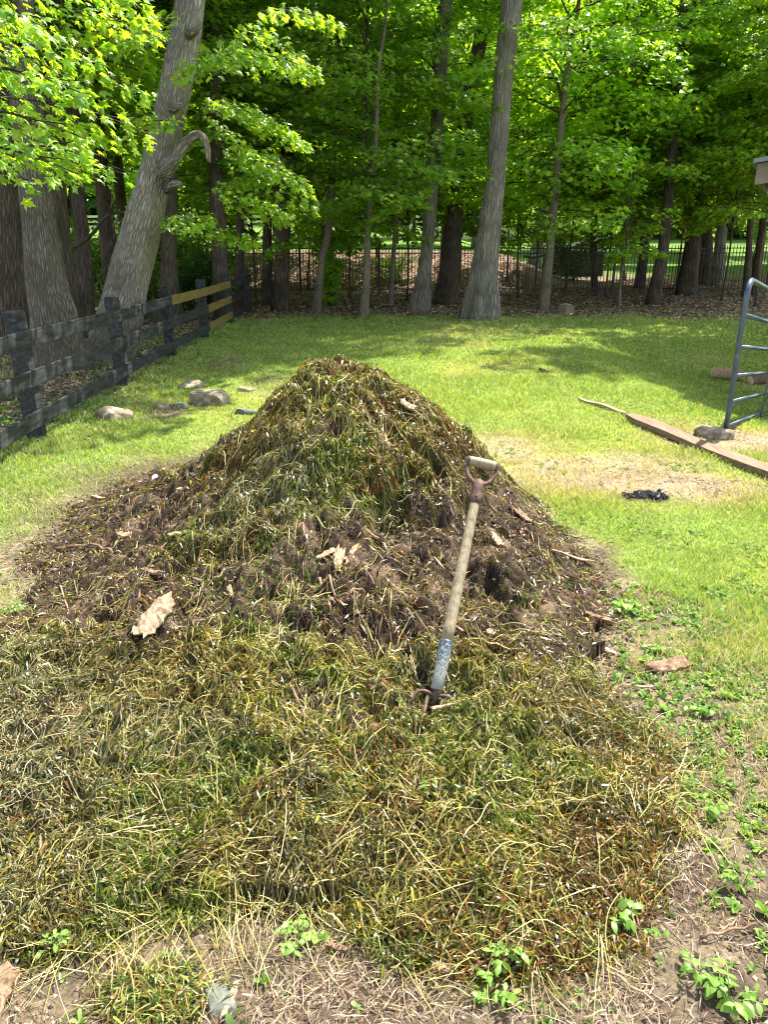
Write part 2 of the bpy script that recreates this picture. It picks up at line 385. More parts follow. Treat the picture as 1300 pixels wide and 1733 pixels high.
# ------------------------------------------------------------------ ground sheet
SOIL = np.array([.135, .098, .072]); TAN = np.array([.36, .285, .185]); GREEN = np.array([.16, .225, .05]); LITTER = np.array([.23, .15, .105]); MOULD = np.array([.075, .055, .04])
BAREP = [  # bare / straw patches: x, y, rx, ry, strength
    (1.55, 5.35, .95, .62, 1.0), (1.0, 6.1, .55, .5, .8), (2.0, 4.95, .75, .4, .8), (3.05, 6.35, .8, .55, 1.0), (3.9, 6.0, .9, .8, .9), (-2.15, 7.35, .28, .4, 1.0),
    (-1.3, 9.0, .4, .9, .55), (1.6, 8.6, .35, .2, .6), (.7, 8.9, .5, .15, .35), (2.4, 7.1, .5, .25, .5), (-2.2, 10.5, .5, .8, .8), (-1.3, 12.2, .6, .6, .5), (-3.2, 8, 1.0, 5, .5)]
def lawn(x, y):
    """share of grass cover, 0..1"""
    n = fbm(x * 1.3, y * 1.3, 4, 21)
    e = edist(x, y, EDGE)
    g = np.ones(np.broadcast(x, y).shape)
    for (cx, cy_, rx, ry, s) in BAREP:
        r = np.hypot((x - cx) / rx, (y - cy_) / ry)
        g = g - .9 * s * sstep(1.1, .3, r + 1.3 * (n - .5))
    # trampled ground in front and to the right, straw along the foot of the pile
    g = g - .95 * sstep(-.32 - .40 * sstep(3.4, 2.6, y) - .45 * sstep(-1.2, -1.6, x), -.0, e + .9 * (n - .5)) * sstep(0.2, 1.0, y)
    g = g - .7 * sstep(2.9, 2.2, y + .9 * (n - .5))
    g = g - 1.2 * sstep(16.4, 18.4, y + 1.8 * (n - .5) + .08 * np.abs(x) - .6 * sstep(6, 3, x) * 0)
    g = g - 1.0 * sstep(-3.0, -3.5, x + .5 * (n - .5)) * sstep(5, 7, y) * .75
    return np.clip(g, 0, 1)
def build_ground():
    nu, nv = 620, 760
    v = np.linspace(0, 1, nv); yy = -6 + 7 * (np.clip(v / .12, 0, 1)) + (np.expm1(5.1 * np.clip((v - .12) / .88, 0, 1)) / np.expm1(5.1)) * 260
    u = np.linspace(-1, 1, nu); W = 3.6 + 1.0 * np.maximum(yy, 0) + .3 * np.abs(np.minimum(yy, 0))
    uu = u * (.35 + .65 * np.abs(u) ** 1.5)
    X = uu[None] * W[:, None] * 1.25; Y = yy[:, None] * np.ones(nu)[None]
    Z = G(X, Y); pz = pile(X, Y); Z = np.where(pz > 0, Z - .01, Z)
    x, y = X.ravel(), Y.ravel()
    g = lawn(x, y); n = fbm(x * 5, y * 5, 3, 33); n2 = fbm(x * .9, y * .9, 3, 34)
    soilc = SOIL * .75 + (TAN * .6 - SOIL * .75) * sstep(.35, .7, n + .5 * (n2 - .5))[:, None]
    dead = np.zeros(len(x))
    for (cx, cy_, rx, ry, s) in BAREP[:4]: dead = np.maximum(dead, sstep(1.2, .5, np.hypot((x - cx) / rx, (y - cy_) / ry)))
    soilc = soilc + (TAN * .8 - soilc) * (dead * .8)[:, None]
    gc = GREEN * (.75 + .5 * n[:, None]) + np.array([.07, .035, .0]) * sstep(.45, .75, n2)[:, None]
    c = soilc * (1 - g)[:, None] + gc * g[:, None]
    wood = sstep(16.6, 18, y + 1.2 * (n2 - .5) * 2)
    wood = np.maximum(wood, sstep(-3.2, -3.8, x) * sstep(4, 6, y))
    lit = MOULD + (LITTER - MOULD) * sstep(.3, .65, n)[:, None]
    c = c * (1 - wood)[:, None] + lit * wood[:, None]
    far = sstep(31, 36, y) * (1 - sstep(95, 120, y))
    farR = sstep(4, 8, x) * sstep(29, 44, y)
    far = np.maximum(far, farR)
    side = sstep(-6.5, -9, x) * sstep(14, 20, y)
    far = np.maximum(far, side * .7)
    c = c * (1 - far)[:, None] + (np.array([.10, .175, .03]) * (.8 + .4 * n2[:, None])) * far[:, None]
    i = np.arange(nv - 1)[:, None] * nu; j = np.arange(nu - 1)[None]
    q = np.stack([i + j, i + j + 1, i + nu + j + 1, i + nu + j], -1).reshape(-1, 4)
    obj('ground', dict(v=np.stack([x, y, Z.ravel()], 1), f=[q], c=c), MAT['ground'], kind='structure')
build_ground()

# ------------------------------------------------------------------ strands, blades and leaves in bulk
def ribbons(P, width, cols, side=None, twist=0.0, crease=0.0):
    """P (n,m,3) centre lines -> flat ribbons; width (n,) ; cols (n,3)"""
    n, m, _ = P.shape
    T = nrm(np.gradient(P, axis=1))
    if side is None:
        r = nrm(rng.normal(size=(n, 1, 3)) + np.array([0, 0, .0])); side = r
    Sd = nrm(np.cross(T, np.broadcast_to(side, T.shape)))
    t = np.linspace(0, 1, m)
    prof = np.clip(np.minimum(1, (t * 6 + .45)), 0, 1) * np.clip((1 - t) * 3 + .12, 0, 1)
    Wd = width[:, None] * prof[None] * .5
    A = P + Sd * Wd[..., None]; B = P - Sd * Wd[..., None]
    v = np.stack([A, B], 2).reshape(-1, 3)
    base = (np.arange(n) * m * 2)[:, None]; j = np.arange(m - 1)[None] * 2
    q = np.stack([base + j, base + j + 1, base + j + 3, base + j + 2], -1).reshape(-1, 4)
    c = np.repeat(cols, m * 2, axis=0)
    return dict(v=v, f=[q], c=c)
def leafblades(P, width, cols, shape='lance'):
    """leaf-shaped ribbons: widest in the middle"""
    n, m, _ = P.shape
    T = nrm(np.gradient(P, axis=1)); r = nrm(rng.normal(size=(n, 1, 3)) * .6 + np.array([0, 0, 1.]))
    Sd = nrm(np.cross(T, np.broadcast_to(r, T.shape))); t = np.linspace(0, 1, m)
    prof = np.sin(pi * np.clip(t * .92 + .06, 0, 1)) ** .8
    Wd = width[:, None] * prof[None] * .5
    v = np.stack([P + Sd * Wd[..., None], P - Sd * Wd[..., None]], 2).reshape(-1, 3)
    base = (np.arange(n) * m * 2)[:, None]; j = np.arange(m - 1)[None] * 2
    q = np.stack([base + j, base + j + 1, base + j + 3, base + j + 2], -1).reshape(-1, 4)
    return dict(v=v, f=[q], c=np.repeat(cols, m * 2, axis=0))
def wander(x, y, ang, length, m, curl, lift, surf, base=0.0, lay=None):
    """centre lines that wander over a surface"""
    n = len(x); step = (length / (m - 1))
    X = np.zeros((n, m)); Y = np.zeros((n, m)); a = ang.copy(); X[:, 0] = x; Y[:, 0] = y
    k = rng.normal(size=n) * curl
    for i in range(1, m):
        a = a + (k + rng.normal(size=n) * curl * .35) * step * 10
        X[:, i] = X[:, i - 1] + np.cos(a) * step; Y[:, i] = Y[:, i - 1] + np.sin(a) * step
    t = np.linspace(0, 1, m)[None]
    ph = rng.uniform(0, 2 * pi, (n, 1)); fr = rng.uniform(.6, 2.2, (n, 1))
    Z = surf(X, Y) + base[:, None] + lift[:, None] * (np.sin(pi * t) * (.55 + .45 * np.sin(fr * 2 * pi * t + ph))) + rng.normal(size=(n, m)) * .0012
    return np.stack([X, Y, Z], -1)
def pick(pal, n, jit=.25, p=None):
    pal = np.asarray(pal); i = rng.choice(len(pal), n, p=p)
    return pal[i] * rng.uniform(1 - jit, 1 + jit, (n, 1)) * rng.uniform(.94, 1.06, (n, 3))

# ------------------------------------------------------------------ the pile of pulled weeds
PILE = thing('weed_pile', 'large heap of pulled olive green weeds and dark soil with a fork in it', 'weed pile', (-.25, 3.2, 0))
def build_mound():
    nx, ny = 520, 640
    X, Y = np.meshgrid(np.linspace(-2.95, 1.4, nx), np.linspace(1.12, 6.2, ny))
    p = pile(X, Y); ok = p > 0
    s = sstep(-.1, .5, soil(X, Y))
    p = p + np.where(ok, (.06 * (fbm(X * 20, Y * 20, 4, 71) - .5) + .02 * (fbm(X * 60, Y * 60, 2, 72) - .5)) * (.35 + s), 0)
    Z = G(X, Y) + p
    x, y = X.ravel(), Y.ravel(); n = fbm(x * 9, y * 9, 3, 90)
    dirt = np.array([.045, .031, .021]) + np.array([.12, .085, .056]) * sstep(.45, .8, n)[:, None]
    under = np.array([.045, .042, .018]) + np.array([.05, .045, .02]) * n[:, None]
    c = under * (1 - s.ravel())[:, None] + dirt * s.ravel()[:, None]
    i = np.arange(ny - 1)[:, None] * nx; j = np.arange(nx - 1)[None]
    q = np.stack([i + j, i + j + 1, i + nx + j + 1, i + nx + j], -1).reshape(-1, 4)
    q = q[ok.ravel()[q].any(1)]
    used = np.unique(q); mp = np.full(nx * ny, -1); mp[used] = np.arange(len(used))
    obj('soil_mound', dict(v=np.stack([x, y, Z.ravel()], 1)[used], f=[mp[q]], c=c[used]), MAT['ground'], PILE)
build_mound()
def sample_pile(n, w=None):
    """random points on the pile, denser near the camera"""
    out = []
    tot = 0
    while tot < n:
        x = rng.uniform(-2.9, 1.3, n * 2); y = rng.uniform(1.2, 5.6, n * 2)
        d2 = x ** 2 + y ** 2
        keep = (rng.random(n * 2) < np.minimum(1, 5.0 / d2)) & (edist(x, y, EDGE) + wobble(x, y) > -.10 + .10 * np.sqrt(rng.random(n * 2)))
        if w is not None: keep &= rng.random(n * 2) < w(x, y)
        out.append(np.stack([x[keep], y[keep]], 1)); tot += keep.sum()
    return np.concatenate(out)[:n]
def weedcover(x, y): return np.clip(1 - sstep(-.15, .45, soil(x, y)) * .93, 0.065, 1)
def grey(x, y):      # dried, grey-green part at the left front
    e = sstep(-.6, -1.35, x + .9 * (fbm(x * 2, y * 2, 3, 61) - .5)) * sstep(2.75, 2.4, y)
    e2 = sstep(1.1, .5, np.hypot((x + .55) / .38, (y - 3.42) / .28) + .3 * (fbm(x * 6, y * 6, 2, 62) - .5))
    return np.clip(e + e2 * .8 + .35 * sstep(.62, .75, fbm(x * 3, y * 3, 2, 63)), 0, 1)
def redness(x, y): return sstep(.5, .75, fbm(x * 3.4, y * 3.4, 3, 64) + .28 * np.exp(-((x - .42) ** 2 / .12 + (y - 1.45) ** 2 / .03)) + .1 * sstep(0, .6, x))
def flow(x, y): return 3.6 * pi * fbm(x * 2.6, y * 2.6, 3, 65) + .8
def build_weeds():
    # leafy bits
    n = 290000
    p = sample_pile(n, weedcover); x, y = p[:, 0], p[:, 1]
    d = np.hypot(x, y)
    L = rng.uniform(.016, .052, n) * (.8 + .1 * d); wd = rng.uniform(.0026, .0075, n) * (.75 + .12 * d)
    gz = grey(x, y); rd = redness(x, y)
    a = flow(x, y) + rng.normal(size=n) * 1.5
    lift = rng.uniform(.002, .018, n); base = rng.uniform(-.006, .032, n) * rng.uniform(.3, 1, n)
    P = wander(x, y, a, L, 4, .5, lift, S, base)
    P[:, :, 2] += (rng.normal(size=n) * .011)[:, None] * np.linspace(-.3, 1, 4)[None]
    fresh = pick([(.115, .135, .016), (.19, .19, .025), (.075, .095, .016), (.26, .25, .05), (.22, .155, .03), (.045, .055, .013), (.14, .095, .022)], n, .35)
    cl = fbm(x * 9, y * 9, 3, 66)[:, None]; fresh = fresh * (.35 + 1.0 * sstep(.38, .62, cl))
    pt = fbm(x * 3.2, y * 3.2, 3, 67); grn = pick([(.08, .13, .012), (.13, .19, .02), (.04, .07, .01), (.19, .24, .035)], n, .3)
    fresh = np.where((rng.random(n) < .75 * sstep(.48, .66, pt))[:, None], grn, fresh)
    brn = pick([(.09, .065, .02), (.045, .036, .014), (.15, .11, .03), (.20, .16, .05)], n, .3)
    fresh = np.where((rng.random(n) < .65 * sstep(.46, .34, pt))[:, None], brn, fresh)
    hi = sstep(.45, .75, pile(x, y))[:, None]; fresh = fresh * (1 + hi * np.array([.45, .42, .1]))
    grc = pick([(.16, .17, .085), (.235, .23, .125), (.09, .10, .05), (.31, .28, .15), (.05, .06, .03)], n, .3)
    rdc = pick([(.17, .075, .02), (.11, .05, .018), (.22, .12, .035), (.06, .045, .018)], n, .3)
    u = rng.random(n)
    c = np.where((u < gz * .85)[:, None], grc, fresh); c = np.where(((u > 1 - rd * .55))[:, None], rdc, c)
    c = c * np.array([.84, .80, .60])
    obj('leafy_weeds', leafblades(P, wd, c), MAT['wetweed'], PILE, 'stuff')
    # long stems
    nb = 1700; n = nb * 7
    p = sample_pile(nb, lambda x, y: np.clip(weedcover(x, y) + .02, 0, 1))
    bx, by = p[:, 0], p[:, 1]; ba = flow(bx, by) + rng.normal(size=nb) * .9
    spread = rng.uniform(.006, .05, nb)
    x = np.repeat(bx, 7) + rng.normal(size=n) * np.repeat(spread, 7); y = np.repeat(by, 7) + rng.normal(size=n) * np.repeat(spread, 7)
    d = np.hypot(x, y)
    L = np.repeat(rng.uniform(.10, .34, nb), 7) * rng.uniform(.5, 1.1, n); a = np.repeat(ba, 7) + rng.normal(size=n) * .35
    ok_ = edist(x, y, EDGE) > -.12; L = np.where(ok_, L, L * .4)
    lift = rng.uniform(.004, .028, n) * np.where(rng.random(n) < .08, 1.7, 1); base = rng.uniform(.004, .028, n)
    P = wander(x, y, a, L, 11, .26, lift, S, base)
    c = pick([(.36, .315, .11), (.27, .26, .075), (.44, .36, .17), (.17, .17, .045), (.52, .44, .26), (.21, .12, .05)], n, .25, [.26, .24, .18, .14, .1, .08])
    gz = grey(x, y); c = np.where((rng.random(n) < gz * .7)[:, None], pick([(.38, .35, .21), (.27, .26, .15), (.46, .42, .26)], n, .2), c)
    c = c * np.array([1.05, 1.0, .85]) * (.66 + .5 * sstep(.3, .7, fbm(x * 4, y * 4, 2, 68)))[:, None]
    obj('long_stems', ribbons(P, rng.uniform(.0011, .0029, n) * (.8 + .1 * d), c), MAT['dryweed'], PILE, 'stuff')
    # short tangled stems and roots everywhere
    n = 60000
    p = sample_pile(n, lambda x, y: np.clip(weedcover(x, y) * .7 + .4, 0, 1)); x, y = p[:, 0], p[:, 1]
    d = np.hypot(x, y); s = sstep(0, .5, soil(x, y))
    L = rng.uniform(.012, .07, n); a = flow(x, y) + rng.normal(size=n) * 1.6
    P = wander(x, y, a, L, 5, .6, rng.uniform(0, .014, n), S, rng.uniform(-.004, .03, n) * (1 - .5 * s))
    c = pick([(.26, .25, .07), (.17, .19, .04), (.36, .31, .13), (.08, .09, .02), (.15, .09, .03)], n, .3)
    c = c * (.55 + .8 * sstep(.35, .65, fbm(x * 9, y * 9, 3, 66)))[:, None]
    cs = pick([(.30, .21, .14), (.19, .13, .09), (.42, .32, .21), (.12, .08, .055)], n, .3)
    gz = grey(x, y); c = np.where((rng.random(n) < gz * .8)[:, None], pick([(.32, .30, .18), (.21, .21, .12), (.40, .36, .22)], n, .2), c)
    c = np.where((rng.random(n) < s)[:, None], cs, c)
    c = c * .8
    obj('short_stems', ribbons(P, rng.uniform(.0009, .0022, n) * (.85 + .12 * d), c), MAT['dryweed'], PILE, 'stuff')
    # clods of dark soil
    n = 26000; x = rng.uniform(-2.6, 1.2, n * 4); y = rng.uniform(2.2, 5.4, n * 4); k = (soil(x, y) > .12) & (edist(x, y, EDGE) > -.1)
    x, y = x[k][:n], y[k][:n]; n = len(x)
    obj('soil_crumbs', lumps(x, y, rng.uniform(.002, .006, n) * rng.uniform(.5, 1.5, n) ** 2, pick([(.06, .04, .028), (.11, .075, .052), (.035, .024, .017), (.20, .14, .10), (.30, .22, .15)], n, .3, [.3, .3, .2, .14, .06]), S), MAT['litter'], PILE, 'stuff')
OCT = np.array([(1, 0, 0), (-1, 0, 0), (0, 1, 0), (0, -1, 0), (0, 0, 1), (0, 0, -1)], float)
OCTF = np.array([(0, 2, 4), (2, 1, 4), (1, 3, 4), (3, 0, 4), (2, 0, 5), (1, 2, 5), (3, 1, 5), (0, 3, 5)])
def lumps(x, y, r, cols, surf, zs=.3):
    n = len(x); a = rng.uniform(0, 2 * pi, n); s = rng.uniform(.6, 1.4, (n, 6, 3))
    v = OCT[None] * s * r[:, None, None]; ca, sa = np.cos(a)[:, None], np.sin(a)[:, None]
    vx = v[..., 0] * ca - v[..., 1] * sa; vy = v[..., 0] * sa + v[..., 1] * ca
    V = np.stack([vx + x[:, None], vy + y[:, None], v[..., 2] * .8 + (surf(x, y) + r * zs)[:, None]], -1)
    return dict(v=V.reshape(-1, 3), f=[(OCTF[None] + (np.arange(n) * 6)[:, None, None]).reshape(-1, 3)], c=np.repeat(cols, 6, 0), smooth=False)
build_weeds()

# ------------------------------------------------------------------ grass, straw and ground cover (uncountable)
def wedge(n, y0, y1, k, expo=1.0):
    """points in the ground wedge, density falling with distance"""
    u = rng.random(n); r = y0 * (y1 / y0) ** (u ** expo)
    x = rng.uniform(-1, 1, n) * (.62 * r + k)
    return x, r
def build_grass():
    n = 660000
    x, y = wedge(n, 1.3, 20, .9, .8)
    y = y + rng.normal(size=n) * .05
    g = lawn(x, y); k = (rng.random(n) < g ** 1.1 * .95 + .05 + .2 * sstep(.7, 1.3, x) * sstep(.45, .6, fbm(x * 4, y * 4, 3, 104))) & (edist(x, y, EDGE) < .02)
    k &= y < 19
    x, y, g = x[k], y[k], g[k]; n = len(x); d = np.hypot(x, y)
    tall = fbm(x * 1.7, y * 1.7, 3, 101)
    H = rng.uniform(.014, .034, n) * (.7 + 1.1 * sstep(.4, .75, tall)) * (1 + .02 * d)
    a = rng.uniform(0, 2 * pi, n); lean = rng.uniform(.2, 1.1, n)
    t = np.linspace(0, 1, 3)[None]
    P = np.stack([x[:, None] + np.cos(a)[:, None] * (lean * H)[:, None] * t ** 1.6, y[:, None] + np.sin(a)[:, None] * (lean * H)[:, None] * t ** 1.6, G(x, y)[:, None] - .002 + H[:, None] * t], -1)
    yel = fbm(x * .8, y * .8, 3, 102)
    base = pick([(.22, .31, .055), (.30, .39, .085), (.16, .25, .045), (.38, .45, .13)], n, .2)
    straw = pick([(.46, .38, .22), (.52, .44, .27), (.34, .28, .14)], n, .2)
    dead = np.zeros(n)
    for (cx, cy_, rx, ry, s) in BAREP[:5]: dead = np.maximum(dead, sstep(1.5, .7, np.hypot((x - cx) / rx, (y - cy_) / ry)))
    ps = .12 + .33 * sstep(.5, .75, yel) + .75 * dead * .8 + .25 * (1 - g)
    c = np.where((rng.random(n) < ps)[:, None], straw, base)
    o = obj('lawn_grass', ribbons(P, rng.uniform(.0022, .0038, n) * np.maximum(1, d / 3.2), c), MAT['grass'])
    tag(o, 'short sunlit lawn grass between the pile and the woods', 'grass', kind='stuff')
def build_straw():
    n = 210000
    x, y = wedge(n, 1.05, 8.0, .7, .9)
    g = lawn(x, y); e = edist(x, y, EDGE)
    k = (rng.random(n) < 1.05 - g) & (e < .05) & (rng.random(n) < .04 + .8 * sstep(.40, .66, fbm(x * 4, y * 4, 3, 110)))
    x, y = x[k], y[k]; n = len(x); d = np.hypot(x, y)
    P = wander(x, y, rng.uniform(0, 2 * pi, n) + 1.5 * fbm(x * 2, y * 2, 2, 111), rng.uniform(.012, .05, n) * rng.uniform(.7, 1.5, n), 4, .6, rng.uniform(0, .009, n), G, rng.uniform(.0, .014, n))
    c = pick([(.34, .25, .16), (.27, .19, .125), (.21, .14, .095), (.44, .34, .23), (.13, .09, .06), (.27, .24, .10)], n, .25, [.24, .22, .2, .12, .14, .08])
    o = obj('dry_straw', ribbons(P, rng.uniform(.0011, .0026, n) * (.85 + .15 * d), c), MAT['dryweed'])
    tag(o, 'scattered dry straw and pine needles on bare ground round the pile', 'straw', kind='stuff')
    n = 16000; x, y = wedge(n, 1.05, 7.0, .7, .9); k = (rng.random(n) < 1 - lawn(x, y)) & (edist(x, y, EDGE) < -.02); x, y = x[k], y[k]; n = len(x)
    o = obj('soil_crumbs', lumps(x, y, rng.uniform(.002, .008, n), pick([(.16, .115, .085), (.28, .21, .15), (.09, .065, .05), (.42, .32, .22)], n, .3), G), MAT['litter'])
    tag(o, 'small crumbs of soil and mulch on the bare ground', 'soil crumbs', kind='stuff')
def herb_patch(x, y, size, cols, surf, nl=5, lift=.5):
    """small rosettes of oval leaves"""
    n = len(x); parts = []
    X = np.repeat(x, nl) ; Y = np.repeat(y, nl); Sz = np.repeat(size, nl) * rng.uniform(.6, 1.15, n * nl); A = np.tile(np.arange(nl) * 2 * pi / nl, n) + np.repeat(rng.uniform(0, 6, n), nl) + rng.normal(size=n * nl) * .35
    t = np.linspace(0, 1, 5)[None]; up = rng.uniform(.1, .75, n * nl) * lift * 2
    R = Sz[:, None] * (t * (1 - .15 * t)); Z = surf(X, Y)[:, None] + .002 + Sz[:, None] * up[:, None] * np.sin(t * 1.9) * .8
    P = np.stack([X[:, None] + np.cos(A)[:, None] * R, Y[:, None] + np.sin(A)[:, None] * R, Z], -1)
    return leafblades(P, Sz * rng.uniform(.38, .6, n * nl), np.repeat(cols, nl, 0) * rng.uniform(.85, 1.15, (n * nl, 1)))
HERB = [(.13, .23, .04), (.17, .29, .055), (.10, .18, .04), (.21, .31, .075)]
def build_herbs():
    n = 85000
    x, y = wedge(n, 1.1, 11, .8, .8)
    e = edist(x, y, EDGE); m = fbm(x * 2.2, y * 2.2, 3, 120); g = lawn(x, y)
    w_ = sstep(.55, .70, m) * (.16 + .9 * sstep(.7, 1.3, x)) + .8 * sstep(.95, 1.5, x) * sstep(3.6, 2.4, y) * sstep(.33, .52, fbm(x * 5, y * 5, 3, 121)) + .25 * sstep(-1.8, -2.8, x)
    k = (rng.random(n) < w_ * .7) & (e < -.03) & (rng.random(n) < 1.1 - .65 * g * sstep(3, 4, y))
    x, y = x[k], y[k]; n = len(x); d = np.hypot(x, y)
    o = obj('ground_cover', herb_patch(x, y, rng.uniform(.008, .024, n) * (.8 + .07 * d), pick(HERB, n, .2), G), MAT['herb'])
    n = 1900; x = rng.uniform(.85, 2.2, n); y = rng.uniform(1.1, 3.4, n); x = np.where(rng.random(n) < .12, rng.uniform(-1.2, 1, n), x)
    k = (edist(x, y, EDGE) < -.04) & (rng.random(n) < .15 + .85 * sstep(.42, .6, fbm(x * 3, y * 3, 3, 122))); x, y = x[k], y[k]; n = len(x)
    o2 = obj('broadleaf_weeds', herb_patch(x, y, rng.uniform(.014, .036, n), pick(HERB, n, .25), G, 6, .7), MAT['herb'])
    tag(o2, 'taller broad-leaved weeds scattered over the ground right of the pile', 'weeds', kind='stuff')
    tag(o, 'low broad-leaved clover and creeping weeds spread over bare ground', 'ground cover', kind='stuff')
build_grass(); build_straw(); build_herbs()

# woodland floor: leaf litter and creeping green
def flat_leaves(x, y, size, cols, surf, tilt=.5, up=.01):
    n = len(x); a = rng.uniform(0, 2 * pi, n); tpl = np.array([(-.5, -.18), (0, -.36), (.5, -.05), (.35, .22), (0, .34), (-.4, .2)])
    ca, sa = np.cos(a)[:, None], np.sin(a)[:, None]; tx, ty = tpl[:, 0][None] * size[:, None], tpl[:, 1][None] * size[:, None]
    X = x[:, None] + tx * ca - ty * sa; Y = y[:, None] + tx * sa + ty * ca
    gx = rng.normal(size=(n, 1)) * tilt; gy = rng.normal(size=(n, 1)) * tilt
    Z = surf(x, y)[:, None] + up + np.abs(gx * tx + gy * ty) + .15 * np.abs(ty)
    return dict(v=np.stack([X, Y, Z], -1).reshape(-1, 3), f=[(np.arange(6)[None] + (np.arange(n) * 6)[:, None])], c=np.repeat(cols, 6, 0), smooth=False)
def build_litter():
    n = 80000
    y = rng.uniform(14.5, 32, n); x = rng.uniform(-.75, .75, n) * (y + 2)
    k = (lawn(x, y) < .35 + .3 * rng.random(n)) & ~((x > 6) & (y > 30)); x, y = x[k], y[k]
    n2 = 9000; y2 = rng.uniform(5.5, 16, n2); x2 = -3.1 - rng.random(n2) ** 1.0 * (.4 * y2); x = np.concatenate([x, x2]); y = np.concatenate([y, y2]); n = len(x)
    o = obj('leaf_litter', flat_leaves(x, y, rng.uniform(.05, .11, n) * np.minimum(1, .35 + y / 30), pick([(.34, .22, .16), (.44, .31, .23), (.22, .14, .10), (.50, .38, .29), (.15, .10, .07)], n, .25), G), MAT['litter'])
    tag(o, 'fallen brown leaves covering the woodland floor and the bank behind the iron fence', 'leaf litter', kind='stuff')
    n = 26000; y = rng.uniform(5.5, 24, n); x = np.where(rng.random(n) < .5, rng.uniform(-.6, .7, n) * y, -3.0 - rng.random(n) * .5 * y)
    m = fbm(x * .9, y * .9, 3, 130)
    k = (((y > 15.4) & (y < 18.5 + 2 * m)) | (x < -2.5)) & (m > .45); x, y = x[k], y[k]; n = len(x)
    o = obj('woodland_plants', herb_patch(x, y, rng.uniform(.02, .05, n), pick([(.12, .24, .04), (.16, .30, .05), (.09, .17, .035)], n, .2), G, 5, .7), MAT['herb'])
    tag(o, 'small leafy green plants along the edge of the woods and under the board fence', 'ground cover', kind='stuff')
build_litter()

# ------------------------------------------------------------------ trees
MAPLE = [(0, 0), (.10, -.04), (.30, -.10), (.24, .08), (.22, .16), (.42, .26), (.56, .44), (.36, .42), (.20, .42), (.26, .62), (.12, .66), (0, 1.0)]
MAPLE = np.array(MAPLE + [(-a, b) for a, b in MAPLE[-2:0:-1]])
SIMPLE = np.array([(0, 0), (.42, .1), (.22, .38), (.5, .55), (.16, .64), (0, 1.), (-.16, .64), (-.5, .55), (-.22, .38), (-.42, .1)])
def leaves(pos, head, size, cols, tpl, tilt=.45, droop=.35, fan=True):
    """pos (n,3); head = heading angle; leaf plane roughly level, tip drooping"""
    n = len(pos); k = len(tpl)
    f = np.stack([np.cos(head), np.sin(head), -np.abs(rng.normal(size=n)) * droop - .1], -1); f = nrm(f)
    upv = nrm(np.stack([rng.normal(size=n) * tilt, rng.normal(size=n) * tilt, np.ones(n)], -1))
    s = nrm(np.cross(f, upv)); u = np.cross(s, f)
    T = tpl * 1.0; zz = -.35 * np.abs(T[:, 0]) ** 1.3 - .18 * T[:, 1] ** 2
    V = pos[:, None] + size[:, None, None] * (T[None, :, :1] * s[:, None] + T[None, :, 1:2] * f[:, None] + zz[None, :, None] * u[:, None])
    if fan:
        cpt = pos[:, None] + size[:, None, None] * (.33 * f[:, None] + .03 * u[:, None])
        V = np.concatenate([V, cpt], 1); j = np.arange(k); tri = np.stack([np.full(k, k), j, (j + 1) % k], -1)
        F = (tri[None] + (np.arange(n) * (k + 1))[:, None, None]).reshape(-1, 3); c = np.repeat(cols, k + 1, 0)
    else:
        F = np.arange(k)[None] + (np.arange(n) * k)[:, None]; c = np.repeat(cols, k, 0)
    return dict(v=V.reshape(-1, 3), f=[F], c=c, smooth=False)
MGREEN = [(.16, .33, .028), (.22, .39, .036), (.12, .27, .022), (.31, .47, .045)]
def spray(o, phi, pitch, L, W, n, flat=.05, sag=.22):
    """leaf positions and headings on one flat bough; plus its twigs"""
    t = rng.random(n) ** .8; s = rng.uniform(-1, 1, n) * np.sin(pi * np.clip(t * .85 + .12, 0, 1)) ** .8
    nt_ = max(5, int(L * 7)); g = np.round(t * nt_) / nt_; t = t * .35 + g * .65      # leaves gather on side twigs
    X = t * L; Yy = s * W; Z = X * tan(pitch) - sag * L * t ** 2 + rng.normal(size=n) * flat - .12 * W * s ** 2
    Z = Z + Yy * rng.normal() * .28 - np.abs(rng.normal(size=n)) * flat * 1.2
    P = np.stack([X * cos(phi) - Yy * sin(phi), X * sin(phi) + Yy * cos(phi), Z], -1) + o
    tw = []
    tt = np.linspace(0, 1, 5); main = np.stack([tt * L * cos(phi), tt * L * sin(phi), tt * L * tan(pitch) - sag * L * tt ** 2], -1) + o
    tw.append(tube(main, np.linspace(.012, .004, 5) * max(1, L / 1.6), 4, False))
    for q in range(4):
        t0 = .2 + .18 * q; b = main[0] + (main[-1] - main[0]) * 0
        i = t0 * 4; i0 = int(i); b = main[i0] * (1 - i + i0) + main[min(4, i0 + 1)] * (i - i0); ph = phi + (1 if q % 2 else -1) * .8
        tw.append(tube([b, b + np.array([cos(ph), sin(ph), -.05]) * W * .5, b + np.array([cos(ph), sin(ph), -.15]) * W * .95], [.006, .004, .002], 3, False))
    return P, phi + s * 1.1 + rng.normal(size=n) * .6, tw
